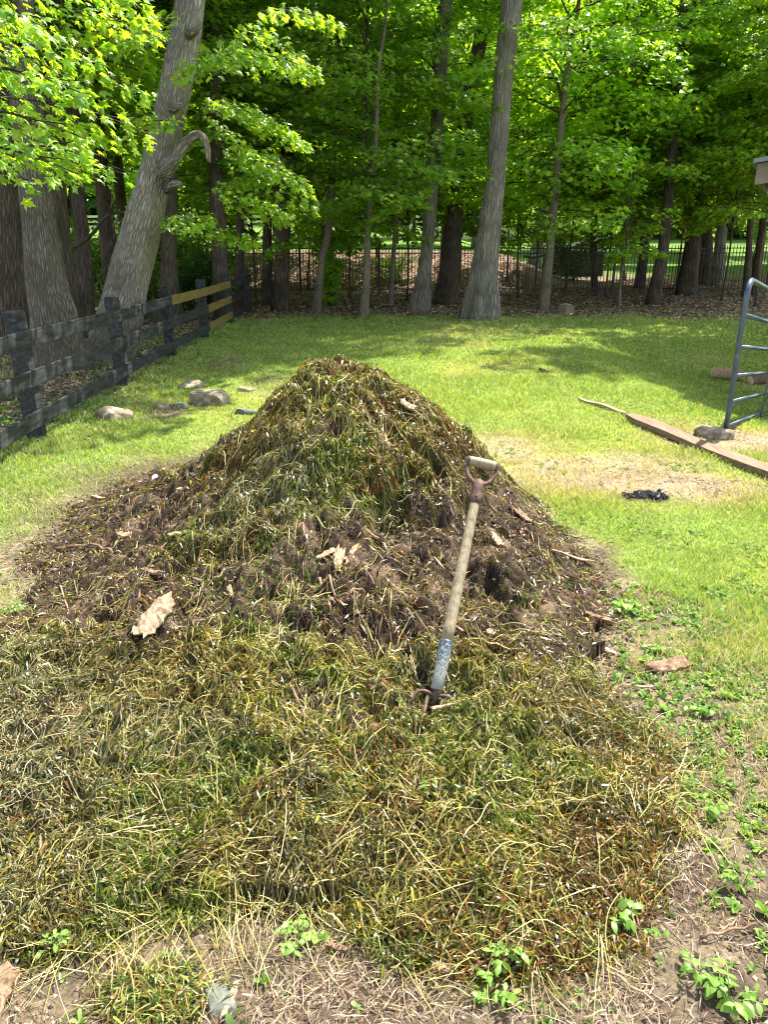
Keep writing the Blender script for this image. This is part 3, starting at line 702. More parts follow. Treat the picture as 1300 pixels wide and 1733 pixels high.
def make_crown(seed, R, z0, z1, nb, per, size, low_open=0, dome=True):
    """crown about the origin's vertical axis; boughs between z0 and z1"""
    global rng
    keep = rng; rng = np.random.default_rng(seed)
    PP = []; HH = []; TT = []
    for b in range(nb):
        f = (b + rng.random()) / nb; z = z0 + (z1 - z0) * f; phi = rng.uniform(0, 2 * pi)
        shape = (sqrt(max(0, 1 - (2 * f - .75) ** 2 / 1.9)) if dome else 1.0)
        L = R * shape * rng.uniform(.6, 1.1); W = L * rng.uniform(.3, .48)
        inner = rng.uniform(.0, .35) * L
        P, H, tw = spray(np.array([cos(phi) * inner, sin(phi) * inner, z]), phi, rng.uniform(-.08, .45), L - inner * .6, W, int(per * L / R * rng.uniform(.7, 1.3)), .05)
        PP.append(P); HH.append(H); TT += tw
        TT.append(tube([(0, 0, z - .35), (cos(phi) * inner, sin(phi) * inner, z)], [.03, .014], 4, False))
    P = np.concatenate(PP); H = np.concatenate(HH); n = len(P)
    lv = leaves(P, H, rng.uniform(.75, 1.2, n) * size, pick(MGREEN, n, .22), SIMPLE, .42, .4, fan=False)
    tw = merge(TT); rng = keep
    return lv, tw
def proto_meshes(name, data, mat):
    me = bpy.data.meshes.new(name); set_mesh(me, data['v'], data['f'], data.get('c'), smooth=False, tv=data.get('tv')); me.materials.append(mat); return me
PROTO = {}
def proto(key, *a):
    lv, tw = make_crown(*a)
    PROTO[key] = (proto_meshes('crown', lv, MAT['maple']), proto_meshes('limbs', tw, MAT['bark_brown']))
proto('under_a', 11, 2.6, 0, 6.5, 48, 270, .135)
proto('under_b', 12, 2.3, 0, 7.0, 50, 260, .135)
proto('under_c', 13, 2.9, 0, 5.8, 44, 290, .135)
proto('high_a', 14, 3.6, 0, 7.0, 44, 250, .17)
proto('high_b', 15, 3.2, 0, 8.5, 48, 240, .17)
proto('sap', 16, 1.0, 0, 2.0, 14, 110, .11)
def add_crown(parent, key, loc, rz=0, s=1.0, sz=None):
    cm, lm = PROTO[key]; off = OFF[parent.name]
    for nm, me in (('crown', cm), ('limbs', lm)):
        o = bpy.data.objects.new(nm, me); C.objects.link(o); o.parent = parent
        o.location = np.array(loc) - off; o.rotation_euler = (0, 0, rz); o.scale = (s, s, sz or s)
def path3(pts, m=26, wob=.03, seed=0):
    """smooth polyline through given points (catmull-rom) with a little wander"""
    pts = np.asarray(pts, float); n = len(pts)
    P = np.concatenate([[2 * pts[0] - pts[1]], pts, [2 * pts[-1] - pts[-2]]]); out = []
    for u in np.linspace(0, n - 1 - 1e-6, m):
        i = int(u); t = u - i; a, b, c, d = P[i:i + 4]
        out.append(.5 * ((2 * b) + (c - a) * t + (2 * a - 5 * b + 4 * c - d) * t ** 2 + (3 * b - a - 3 * c + d) * t ** 3))
    out = np.array(out); r = np.random.default_rng(seed + 5)
    ph = r.uniform(0, 6, 2)
    out[:, 0] += wob * np.sin(np.linspace(0, 7, m) + ph[0]) * np.linspace(0, 1, m); out[:, 1] += wob * np.sin(np.linspace(0, 6, m) + ph[1]) * np.linspace(0, 1, m)
    return out
TREES = []
def tree(label, pix, Y, wpx, mat='bark_brown', crown=None, cz=None, cs=1.0, group=None, name='maple_tree', top=9.0, flare=.35, seed=None, n=14, lean=0.0):
    """pix: list of photo points up the trunk (first is the foot); Y its distance; wpx its widths there"""
    seed = seed if seed is not None else len(TREES)
    pts = []; rr = []
    for k, (px, py) in enumerate(pix):
        p = at(px, py, Y + lean * k); depth = (p - CAM) @ FW
        pts.append(p); rr.append(wpx[k] * depth / FPX / 2)
    foot = pts[0].copy(); gz = float(G(foot[0], foot[1]))
    pts[0][2] = gz - .08
    d = pts[-1] - pts[-2]
    if pts[-1][2] < top:
        ext = pts[-1] + nrm(d + np.array([0, 0, .6 * np.linalg.norm(d)])) * (top - pts[-1][2]); pts.append(ext); rr.append(rr[-1] * .6)
    base = thing(name, label, 'tree', (foot[0], foot[1], gz), group)
    if cz and Y > 16 and cz < 5.5: cz = cz * .66 + .1
    P = path3(pts, 34, .04, seed); rad = np.interp(np.linspace(0, len(pts) - 1, 34), np.arange(len(pts)), rr)
    obj('trunk', tube(P, rad, n, True, flare, 5 if rr[0] > .12 else 3, .16, seed), MAT[mat], base)
    if crown:
        k = np.argmin(np.abs(P[:, 2] - (gz + cz))); add_crown(base, crown, (P[k][0], P[k][1], gz + cz), seed * 1.7, cs)
    TREES.append(base); return base, P, rad

# --- the big trees near the board fence
TA, PA, RA = tree('thick grey tree leaning right behind the board fence, with a broken crooked branch', [(185, 640), (215, 490), (262, 290), (300, 110), (322, 0), (342, -110)], 10.7, [76, 68, 54, 50, 47, 44], 'bark_ash', name='leaning_tree', top=9, n=48, flare=.12)
TB, PB, RB = tree('thick grey furrowed tree on the far left with bright maple boughs hanging in front', [(106, 606), (78, 450), (52, 250), (34, 80), (20, -60)], 9.9, [80, 60, 52, 49, 47], 'bark_dim', name='maple_tree', top=9, n=40, flare=.25)
tree('dark thick trunk at the left edge of the picture behind the far-left grey tree', [(20, 590), (8, 420), (-6, 200), (-20, 0)], 11.5, [70, 54, 50, 46], 'bark_brown', 'high_a', 7.0, .8)
tree('dark trunk between the far-left grey tree and the leaning tree, the thicker of two', [(112, 540), (100, 400), (92, 250), (88, 0)], 13, [48, 38, 34, 31], 'bark_brown', 'under_b', 4.6, .9)
tree('dark narrower trunk left of the leaning tree with a bare slanting branch', [(142, 520), (138, 400), (128, 290), (120, 0)], 15, [28, 24, 21, 19], 'bark_brown', 'under_a', 4.6, .9)
tree('brown trunk with flared foot just right of the leaning tree', [(282, 500), (285, 420), (288, 300), (296, 0)], 15.5, [40, 24, 22, 20], 'bark_brown', 'under_c', 5.0, .85, flare=.8)
tree('brown mid-size trunk behind the far end of the board fence', [(374, 500), (370, 400), (367, 300), (362, 0)], 16.2, [30, 25, 24, 22], 'bark_brown', 'under_b', 4.0, .9)
# --- the row at the edge of the lawn, left to right
tree('thin dark trunk beside the corner of the iron fence', [(404, 522), (406, 400), (410, 250), (414, 0)], 18.5, [16, 13, 12, 10], 'bark_brown', 'under_a', 3.8, .8)
tree('slim dark trunk left of the straight brown trunk in the tree row', [(452, 508), (452, 380), (450, 250), (446, 0)], 20, [18, 15, 14, 12], 'bark_brown', 'under_c', 3.6, .8)
tree('straight brown trunk with moss at its foot in the left half of the tree row', [(475, 524), (480, 380), (487, 200), (494, 0)], 18.2, [27, 24, 22, 19], 'bark_brown', 'under_b', 3.9, .95)
tree('thin curved young trunk with a dark leafy skirt left of the pale slim tree', [(536, 521), (545, 440), (556, 380), (566, 200), (575, 0)], 18, [15, 12, 12, 9, 7], 'bark_pale', 'under_a', 1.9, .72, flare=.6)
tree('pale slim wavy tree standing alone on the lawn edge near the centre', [(614, 536), (621, 470), (624, 380), (634, 250), (638, 120), (655, 0)], 16.8, [17, 12, 12, 9, 8, 6], 'bark_pale', 'under_c', 2.6, .85, flare=.4)
tree('very thin sapling trunk right of the pale slim tree', [(661, 500), (665, 440), (668, 380), (672, 200)], 20, [10, 8, 7, 5], 'bark_pale', 'under_a', 3.2, .6)
tree('shaggy brown trunk leaning right, left of the dark flared trunk', [(709, 516), (722, 430), (738, 250), (750, 60), (757, -40)], 18.5, [32, 22, 22, 23, 21], 'bark_shag', 'under_b', 4.6, .9, flare=.4)
tree('dark trunk with a wide flared foot just left of the tall grey tree', [(755, 497), (766, 400), (782, 250), (806, 100), (834, -20)], 20.5, [38, 29, 23, 26, 24], 'bark_brown', 'high_b', 7.6, .8, flare=.55)
tree('pale narrow trunk behind the dark flared trunk', [(748, 470), (757, 330), (766, 180), (770, 0)], 25.5, [14, 12, 11, 10], 'bark_shag', 'high_b', 5.5, .7)
tree('tall bare grey shaggy tree right of centre with roots spreading on the lawn', [(814, 536), (823, 440), (840, 280), (850, 140), (866, 0), (876, -90)], 16.6, [48, 40, 31, 32, 37, 35], 'bark_shag', 'high_a', 8.2, .8, name='tall_grey_tree', flare=.75, n=36)
tree('thin tan tree right of the tall grey tree with its foot in brown leaves', [(920, 517), (934, 400), (948, 250), (963, 100), (978, 0)], 18.6, [18, 14, 11, 9, 7], 'bark_pale', 'under_c', 2.9, 1.0, flare=.5)
tree('tiny sapling with a stake-thin stem in front of the iron fence', [(1049, 520), (1052, 470), (1060, 425), (1064, 380)], 18.6, [5, 4, 4, 3], 'bark_pale', 'sap', 1.6, 1.0, name='sapling', top=3, n=6)
tree('thick dark trunk on the right side behind the iron fence', [(1164, 485), (1176, 380), (1184, 200), (1183, 40), (1180, -60)], 24.0, [30, 23, 21, 19, 18], 'bark_brown', 'under_b', 5.2, 1.15, flare=.5)
tree('dark trunk beside the thick right-hand trunk behind the iron fence', [(1194, 462), (1197, 400), (1200, 250), (1204, 60)], 29, [24, 18, 16, 12], 'bark_brown', 'high_a', 6, .7)
tree('brown rough trunk lit on one side in the right-hand woods', [(1216, 470), (1222, 400), (1236, 260), (1242, 100)], 28, [22, 17, 14, 12], 'bark_shag', 'high_b', 6.5, .7)
tree('thin dark trunk above the tube gate, left one of a close pair', [(1268, 478), (1270, 400), (1272, 250), (1275, 0)], 23, [14, 10, 9, 8], 'bark_brown', 'under_a', 4.0, .9)
tree('thin leaning dark trunk above the tube gate, right one of a close pair', [(1279, 476), (1290, 400), (1304, 250), (1312, 50)], 23.4, [14, 12, 11, 10], 'bark_brown', 'under_c', 4.2, .9)
tree('dark trunk rising through pale foliage in the right middle of the woods', [(1085, 470), (1096, 360), (1108, 200), (1110, 0)], 27, [18, 14, 12, 10], 'bark_brown', 'under_c', 3.6, 1.1)
tree('leaning shaggy trunk on the lawn beyond the iron fence', [(905, 432), (915, 380), (930, 300), (940, 150)], 38, [22, 17, 15, 12], 'bark_shag', 'high_a', 5.5, .9)
tree('low spreading maple hanging over the iron fence at the right', [(1010, 470), (1004, 400), (1000, 300), (1000, 100)], 25.6, [12, 10, 8, 6], 'bark_brown', 'under_b', 2.2, .95)
for i, (px, Y, z, s_) in enumerate([(430, 21.5, 2.6, .8), (590, 22.5, 2.4, .85), (520, 26, 3.2, 1.0), (690, 22.0, 2.7, .75), (780, 23.2, 3.0, .8), (880, 22.8, 2.5, .85), (860, 27, 3.4, 1.0), (1030, 22.5, 3.2, .9), (1120, 22.0, 2.8, .9),
                                  (1230, 21.5, 3.0, .95), (1290, 19.5, 3.2, .9), (640, 28, 3.6, 1.1), (1150, 28, 3.0, 1.1), (380, 24, 3.0, 1.0), (960, 24, 4.6, 1.0), (450, 30, 3.4, 1.1)]):
    p = at(px, 450, Y); gz = float(G(p[0], Y)); b = thing('young_maple', 'slender young maple filling the gaps behind the first row of trees', 'tree', (p[0], Y, gz), 'young maples behind the first row of trees')
    P = path3([(p[0], Y, gz - .1), (p[0] + .1 * sin(i), Y, gz + 2.5), (p[0] + .3 * sin(i * 2), Y, gz + 8.5)], 14, .05, i + 80)
    obj('trunk', tube(P, np.linspace(.032, .015, 14), 7, True, .4, 3, .1, i), MAT['bark_brown'], b)
    add_crown(b, ['under_a', 'under_b', 'under_c'][i % 3], (p[0], Y, gz + z * .8 - .5), i * 1.9, s_)
for (px, s_, key) in ((614, .85, 'high_b'), (536, .8, 'high_a')):  # upper crowns above the view, added to cast shade on the lawn
    t_ = [t for t in TREES if abs(t.location.x - at(px, 530, 17.5)[0]) < .35 and 16 < t.location.y < 19.5][0]
    add_crown(t_, key, (t_.location.x + .3, t_.location.y, 7.6), px * .1, s_)
for (x, Y, lab) in ((9.6, 16.2, 'maple standing outside the lawn on the right whose boughs reach over the gate'), (6.9, 20.2, 'leafy maple at the right rear corner of the lawn, in front of the iron fence')):
    gz = float(G(x, Y)); b = thing('maple_tree', lab, 'tree', (x, Y, gz))
    P = path3([(x, Y, gz - .1), (x + .1, Y, gz + 3), (x - .2, Y, gz + 10)], 16, .06, int(x)); obj('trunk', tube(P, np.linspace(.16, .08, 16), 12, True, .4, 4, .12, 3), MAT['bark_brown'], b)
    add_crown(b, 'under_b', (x, Y, gz + 2.9), 1.2, 1.0)
    if x > 9: add_crown(b, 'high_b', (x, Y, gz + 6.4), 2.2, 1.15)  # high crown out of view, put in to shade the right of the lawn
# trees of the wood behind: each its own, too alike to tell apart
fg = 'dark tree in the depth of the woods beyond the iron fence'
r_ = np.random.default_rng(99)
k = 0
for row, (Y0, cnt) in enumerate([(27, 9), (33, 12), (41, 15), (52, 18)]):
    for i in range(cnt):
        Y = Y0 + r_.uniform(-2.5, 2.5); x = (-.72 + 1.44 * (i + r_.uniform(.15, .85)) / cnt) * Y
        if Y0 <= 33 and -5 < x < 7: continue
        gz = float(G(x, Y)); h = r_.uniform(9, 12); rr0 = r_.uniform(.07, .14)
        b = thing('woodland_tree', fg, 'tree', (x, Y, gz), 'trees deep in the woods beyond the iron fence')
        P = path3([(x, Y, gz - .1), (x + r_.normal() * .15, Y, gz + 3), (x + r_.normal() * .5, Y + r_.normal() * .3, gz + h)], 12, .06, k)
        obj('trunk', tube(P, np.linspace(rr0, rr0 * .5, 12), 9, True, .4, 4, .1, k), MAT['bark_brown' if k % 3 else 'bark_shag'], b)
        add_crown(b, ['high_a', 'under_b', 'high_b', 'under_c'][k % 4], (P[5][0], P[5][1], gz + r_.uniform(2.2, 3.6)), k * 2.1, r_.uniform(1.0, 1.35))
        if k % 2 and (Y0 > 45 or abs(x) > 14): add_crown(b, ['high_b', 'high_a'][k // 2 % 2], (P[9][0], P[9][1], gz + r_.uniform(7.5, 9)), k * 1.3, r_.uniform(1.0, 1.3))
        k += 1
# left woods behind the board fence
for i, (x, Y) in enumerate([(-6.5, 12), (-8.3, 16), (-6.2, 18), (-9.5, 21), (-12, 24), (-8, 25), (-13, 18), (-11, 29), (-15.5, 27)]):
    gz = float(G(x, Y)); b = thing('woodland_tree', 'shaded tree in the left woods behind the board fence', 'tree', (x, Y, gz), 'trees in the left woods')
    P = path3([(x, Y, gz - .1), (x + r_.normal() * .15, Y, gz + 4), (x + r_.normal() * .5, Y, gz + 12)], 14, .06, i + 60)
    obj('trunk', tube(P, np.linspace(.2, .1, 14), 12, True, .4, 4, .12, i), MAT['bark_brown'], b)
    add_crown(b, ['high_a', 'high_b', 'under_c'][i % 3], (x, Y, gz + 3.4 + (i % 3)), i * 2.3, 1.15)
    add_crown(b, ['high_b', 'high_a'][i % 2], (x, Y, gz + 8), i * 1.3, 1.2)

# --- bright maple boughs close by
def bough_mesh(specs, size, seed, tpl=MAPLE, cols=((.20, .38, .03), (.27, .45, .04), (.15, .31, .03), (.34, .50, .05))):
    global rng
    keep = rng; rng = np.random.default_rng(seed); PP = []; HH = []; TT = []
    for (px, py, Y, phi, pitch, L, W, n) in specs:
        P, H, tw = spray(at(px, py, Y), radians(phi), radians(pitch), L, W, n, .035, .3); PP.append(P); HH.append(H); TT += tw
    P = np.concatenate(PP); H = np.concatenate(HH); n = len(P)
    lv = leaves(P, H, rng.uniform(.45, 1.3, n) * size, pick(list(cols), n, .28), tpl, .5, .55); tw = merge(TT); rng = keep
    return lv, tw
sp = []   # px,py,distance, heading, pitch, length, width, leaves
for (px, py, Y, phi, L, W, n) in [(-90, 60, 6.2, -8, 1.1, .42, 260), (-120, 120, 5.8, -14, 1.15, .45, 300), (-60, -30, 6.6, -5, 1.4, .5, 320), (-140, 190, 5.6, -10, 1.2, .42, 280),
                                  (-130, 250, 5.5, -12, 1.1, .40, 260), (20, 250, 6.4, -18, .75, .34, 170), (-60, 170, 6.6, 4, 1.35, .38, 260), (60, 270, 6.6, 2, .7, .26, 80),
                                  (-160, 270, 5.6, 0, .8, .3, 110), (-80, -60, 5.9, -2, 1.25, .45, 300), (60, 20, 7.0, 6, .9, .4, 180), (-150, 20, 5.4, -20, 1.0, .4, 220), (10, 205, 7.2, 8, .9, .34, 170),
                                  (-60, 95, 7.2, 10, 1.4, .4, 240)]:
    sp.append((px, py, Y, phi, 8, L, W * .85, int(n * .68)))
lv, tw = bough_mesh(sp, .078, 301)
obj('hanging_boughs', lv, MAT['maple'], TB); obj('twigs', tw, MAT['bark_brown'], TB, 'stuff')
# limb that carries them
pl = [PB[20], at(-40, -120, 7.6), at(-130, -60, 6.4), at(-200, 60, 5.7)]
obj('limb', tube(path3(pl, 14, 0), np.linspace(.09, .03, 14), 8), MAT['bark_brown'], TB)
sp = []
r2 = np.random.default_rng(5)
for (px, py, Y, phi, L, W, n) in [(340, 120, 9.6, -60, 1.0, .5, 240), (380, 100, 10, -30, 1.1, .5, 260), (370, 175, 11.0, -45, 1.0, .45, 240), (400, 190, 10.2, -20, .9, .42, 220), (400, 250, 11.4, -50, .9, .4, 200),
                                  (420, 270, 10.9, -30, .9, .42, 220), (385, 315, 11.4, -50, .9, .4, 190), (380, 345, 10.6, -20, .9, .42, 200), (320, 360, 10.6, -80, .7, .36, 150), (430, 330, 10.8, 0, .8, .4, 170),
                                  (375, 215, 11.2, -60, .7, .3, 110), (285, 215, 9.0, -90, .4, .2, 40), (400, 60, 10.6, -10, 1.0, .5, 230), (300, 30, 8.9, -140, .8, .35, 120), (270, 60, 9.0, -100, .7, .3, 100), (440, 20, 11, 0, 1.0, .5, 230),
                                  (365, 400, 10.8, -40, .7, .35, 120), (255, 195, 9.0, -120, .3, .2, 30)]:
    sp.append((px, py, Y, phi, 6 + 14 * sin(px), L, W, int(n * 1.15)))
lv, tw = bough_mesh(sp, .085, 302)
obj('leafy_boughs', lv, MAT['maple'], TA); obj('twigs', tw, MAT['bark_brown'], TA, 'stuff')
add_crown(TA, 'high_a', (PA[-6][0], PA[-6][1], 6.2), 1.0, .8); add_crown(TB, 'high_b', (PB[-6][0], PB[-6][1], 6.0), 2.0, .8)
# broken crooked branch and stubs on the leaning tree
pb = [at(276, 292, 10.45), at(298, 268, 10.2), at(318, 240, 10.1), at(338, 226, 10.0), at(350, 245, 10.0), at(354, 275, 10.0)]
obj('broken_branch', tube(path3(pb, 16, 0), [.12, .085, .07, .062, .058, .055, .053, .052, .052, .05, .048, .045, .04, .036, .034, .022], 16, True, 0, 5, .75, 3), MAT['bark_ash'], TA)
obj('branch_stub', tube([at(285, 318, 10.6), at(297, 310, 10.3), at(304, 312, 10.2)], [.08, .045, .03], 12, True, 0, 5, .3, 4), MAT['bark_ash'], TA)
obj('branch_stub', tube([at(288, 185, 10.6), at(302, 180, 10.4), at(308, 178, 10.35)], [.07, .04, .025], 10, True, 0, 5, .3, 5), MAT['bark_ash'], TA)
obj('branch_stub', tube([at(318, 60, 10.6), at(332, 50, 10.4), at(340, 38, 10.35)], [.06, .04, .028], 8, True, 0, 5, .2, 6), MAT['bark_ash'], TA)
obj('bare_branch', tube(path3([at(110, 430, 14.6), at(150, 400, 14.4), at(190, 358, 14.2)], 10, .03), np.linspace(.05, .02, 10), 7), MAT['bark_brown'], TREES[4])

# --- bushes
def bush(label, px, py, Y, w_, h, n, cols, size=.07, group=None, name='bush', drop=.9):
    c = at(px, py, Y); gz = float(G(c[0], Y)); b = thing(name, label, 'bush', (c[0], Y, gz), group)
    stems = []; P = []
    for i in range(9):
        a = rng.uniform(0, 2 * pi); r = rng.uniform(.2, .9) * w_
        tip = np.array([c[0] + cos(a) * r, Y + sin(a) * r * .6, gz + h * rng.uniform(.55, 1.0)])
        pth = path3([(c[0] + cos(a) * .1, Y + sin(a) * .1, gz - .05), (c[0] + cos(a) * r * .4, Y + sin(a) * r * .3, gz + h * .5), tip], 7, .02, i)
        stems.append(tube(pth, np.linspace(.02, .005, 7), 4, False))
        m = n // 9; t = rng.random(m) ** .6
        q = pth[np.minimum(6, (t * 6.99).astype(int))] + rng.normal(size=(m, 3)) * np.array([.3, .25, .2]) * w_ * .45
        q[:, 2] = np.maximum(q[:, 2], gz + .05); P.append(q)
    P = np.concatenate(P)
    obj('foliage', leaves(P, rng.uniform(0, 2 * pi, len(P)), rng.uniform(.7, 1.3, len(P)) * size, pick(cols, len(P), .25), SIMPLE, .6, .5, fan=False), MAT['maple'], b)
    obj('stems', merge(stems), MAT['bark_brown'], b)
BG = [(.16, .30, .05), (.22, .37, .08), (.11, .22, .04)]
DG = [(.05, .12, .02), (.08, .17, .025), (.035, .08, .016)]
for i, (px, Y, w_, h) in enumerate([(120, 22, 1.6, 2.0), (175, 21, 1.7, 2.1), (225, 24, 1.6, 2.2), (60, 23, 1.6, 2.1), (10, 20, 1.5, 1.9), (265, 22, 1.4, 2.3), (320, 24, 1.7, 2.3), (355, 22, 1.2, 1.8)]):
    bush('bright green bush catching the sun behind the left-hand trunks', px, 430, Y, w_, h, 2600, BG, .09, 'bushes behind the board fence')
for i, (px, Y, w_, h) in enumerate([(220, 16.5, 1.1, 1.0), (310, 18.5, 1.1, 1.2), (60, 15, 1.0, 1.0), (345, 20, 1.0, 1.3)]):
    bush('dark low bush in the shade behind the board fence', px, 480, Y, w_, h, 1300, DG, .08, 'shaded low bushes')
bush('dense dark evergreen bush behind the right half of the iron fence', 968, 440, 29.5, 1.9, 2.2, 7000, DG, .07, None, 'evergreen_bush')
bush('dark skirt of leaves in front of the iron fence left of the pale slim tree', 560, 470, 19.3, .8, 1.7, 1500, MGREEN, .1, None, 'young_maple')
bush('wispy sprawling bush low on the bank left of the tall grey tree', 670, 480, 27, 1.0, .9, 500, MGREEN, .09, None, 'bank_bush')
for i in range(5):
    bush('pale green bush at the far end of the lawn beyond the fence', 870 + i * 105, 410, 62 + i * 2, 3.2, 3.0, 2400, [(.16, .27, .07), (.21, .33, .10)], .2, 'bushes at the far end of the lawn')

# far wall of foliage closing the view
def far_woods():
    n = 110000; x = rng.uniform(-80, 80, n); y = 88 + rng.uniform(0, 26, n)
    h = 18 + 9 * fbm(x * .09, y * .05, 3, 140); z = G(x, y) + rng.random(n) ** .8 * h
    m = (fbm(x * .25, z * .35, 3, 141) > .40) | (z < 8)
    x, y, z = x[m], y[m], z[m]; n = len(x)
    lv = leaves(np.stack([x, y, z], -1), rng.uniform(0, 2 * pi, n), rng.uniform(.7, 1.5, n), pick([(.09, .19, .03), (.10, .19, .04), (.05, .11, .025)], n, .25), SIMPLE, .6, .5, fan=False)
    o = obj('distant_woods', lv, MAT['maple']); tag(o, 'distant mass of trees closing the view beyond the lawns', 'woods', kind='stuff')
far_woods()

# ------------------------------------------------------------------ board fence
FX = -3.07
FXS = [-2.86, -2.95, -3.05, -3.07, -3.1, -3.12, -3.12]
FYS = [3.85, 6.28, 8.85, 11.1, 13.4, 15.7, 18.0]
FZ = [1.06, 1.06, .99, .99, .97, .97, .97]
fence = thing('board_fence', 'black painted three-board fence along the left side of the lawn with three bare yellow boards', 'fence', (FX, 6.28, 0))
for i, y in enumerate(FYS):
    FX = FXS[i]; g0 = float(G(FX, y)); c = (FX, y, (FZ[i] + g0 - .3) / 2 + .0)
    d = box(c, (.135, .125, FZ[i] + .3), rotz(.05 * sin(i * 3)) , .08)
    d['v'][:, 0] += (d['v'][:, 2] - .5) * [.0, -.03, -.02, .0, .01, -.01, 0][i]
    obj('post', d, MAT['black_paint'], fence)
    if i < len(FYS) - 1:
        for r, z in enumerate([.80, .50, .19]):
            a = np.array([FX + .085, FYS[i] - .06, z * FZ[i] / 1.0 + float(G(FX, FYS[i])) * 1]); b = np.array([FXS[i + 1] + .085, FYS[i + 1] + .05, z * FZ[i + 1] + float(G(FX, FYS[i + 1]))])
            a[0] += .004 * (i % 2); b[0] += .004 * (i % 2)
            yel = (i == 3 and r == 0) or (i == 4)
            rr = frame(b - a)
            o = obj('rail', box((a + b) / 2, (np.linalg.norm(b - a) - .02 - .01 * (i % 2), .024, .128), rr, .1), MAT['yellow_board' if yel else 'black_paint'], fence)
            if yel: o['label'] = 'bare yellow board not painted black'
def wire(i0, i1, h=.78):
    pts = []; y0, y1 = FYS[i0] + .08, FYS[i1] - .08; x = FXS[i0] + .062; x9 = FXS[i1] - FXS[i0]
    for y in np.arange(y0, y1, .05): pts.append(box((x + x9 * (y - y0) / (y1 - y0), y, h / 2 + float(G(x, y))), (  .0013, .0013, h), None, .1))
    for z in np.arange(.05, h, .05): pts.append(box((x + x9 / 2 + .002, (y0 + y1) / 2, z), (y1 - y0, .0013, .0013), frame((x9, y1 - y0, 0)), .1))
    obj('wire_mesh', merge(pts), MAT['iron'], fence)
wire(0, 1); wire(1, 2); wire(2, 3)

# ------------------------------------------------------------------ iron fence
IY = 24.3
ifence = thing('iron_fence', 'long black iron picket fence running along the edge of the woods', 'fence', (0, IY, 0))
xs = np.arange(-4.95, 26, 2.4)
def iy(x): return IY + .5 * np.sin(x * .25) * 0 + .02 * x
for i, x in enumerate(xs):
    g0 = float(G(x, iy(x)))
    obj('post', merge([box((x, iy(x), g0 + .72), (.07, .07, 1.6), None, .1), box((x, iy(x), g0 + 1.53), (.085, .085, .03), None, .3)]), MAT['iron'], ifence)
    if i < len(xs) - 1:
        x1 = xs[i + 1]; ps = []; g1 = float(G(x1, iy(x1)))
        m = int(round((x1 - x) / .1))
        for j in range(1, m):
            xx = x + (x1 - x) * j / m; gg = g0 + (g1 - g0) * j / m
            ps.append(box((xx, iy(xx), gg + .76), (.019, .019, 1.36), None, .1))
        for z in (1.34, 1.20, .16):
            a = np.array([x + .035, iy(x), g0 + z]); b = np.array([x1 - .035, iy(x1), g1 + z])
            ps.append(box((a + b) / 2, (np.linalg.norm(b - a), .03, .03), frame(b - a), .1))
        obj('picket_panel', merge(ps), MAT['iron'], ifence)

# ------------------------------------------------------------------ tube gate
g0p = np.array([2.93, 6.38, .03]); g1p = np.array([4.03, 8.04, -.21]); gd = nrm(g1p - g0p)
gate = thing('tube_gate', 'open blue grey tubular steel farm gate with six bars standing beside a rock', 'gate', tuple(g0p))
r0 = .023
top = np.array([0, 0, 1.27]); ext = 1.75
q0 = g0p; zlift = [0.06, .27, .49, .73, .99]
U = np.array([0., 0, 1])
rc = .16
arc = [q0 + U * 0.0]
pts = [q0 + U * z for z in np.linspace(0, 1.27 - rc, 6)]
for a in np.linspace(0, pi / 2, 9)[1:]: pts.append(q0 + U * (1.27 - rc + rc * sin(a)) + gd * (rc - rc * cos(a)))
for s in np.linspace(rc, 1.99 * 1.6, 5)[1:]: pts.append(q0 + U * 1.27 + gd * s)
obj('outer_frame', tube(pts, r0, 16), MAT['gate'], gate)
for z in zlift:
    a = q0 + U * z + gd * .02; b = q0 + U * z + gd * 3.1
    obj('bar', tube([a, a + (b - a) * .5, b], r0 * .8, 14), MAT['gate'], gate)
for s in (2.0,):
    a = q0 + gd * s; n_ = np.cross(gd, U) * .0
    obj('upright', box(a + U * .64 + nrm(np.cross(gd, U)) * .024, (.035, .012, 1.27), frame(gd), .1), MAT['gate'], gate)

# ------------------------------------------------------------------ stones, logs, planks
def ico(sub=3):
    t = (1 + 5 ** .5) / 2
    v = [(-1, t, 0), (1, t, 0), (-1, -t, 0), (1, -t, 0), (0, -1, t), (0, 1, t), (0, -1, -t), (0, 1, -t), (t, 0, -1), (t, 0, 1), (-t, 0, -1), (-t, 0, 1)]
    f = [(0, 11, 5), (0, 5, 1), (0, 1, 7), (0, 7, 10), (0, 10, 11), (1, 5, 9), (5, 11, 4), (11, 10, 2), (10, 7, 6), (7, 1, 8), (3, 9, 4), (3, 4, 2), (3, 2, 6), (3, 6, 8), (3, 8, 9), (4, 9, 5), (2, 4, 11), (6, 2, 10), (8, 6, 7), (9, 8, 1)]
    v = [tuple(np.array(p) / np.linalg.norm(p)) for p in v]
    for _ in range(sub):
        c = {}; nf = []
        def mid(a, b):
            k = (min(a, b), max(a, b))
            if k not in c: p = nrm(np.array(v[a]) + np.array(v[b])); v.append(tuple(p)); c[k] = len(v) - 1
            return c[k]
        for a, b, d in f:
            ab, bd, da = mid(a, b), mid(b, d), mid(d, a); nf += [(a, ab, da), (b, bd, ab), (d, da, bd), (ab, bd, da)]
        f = nf
    return np.array(v), np.array(f)
IV, IF = ico(4)
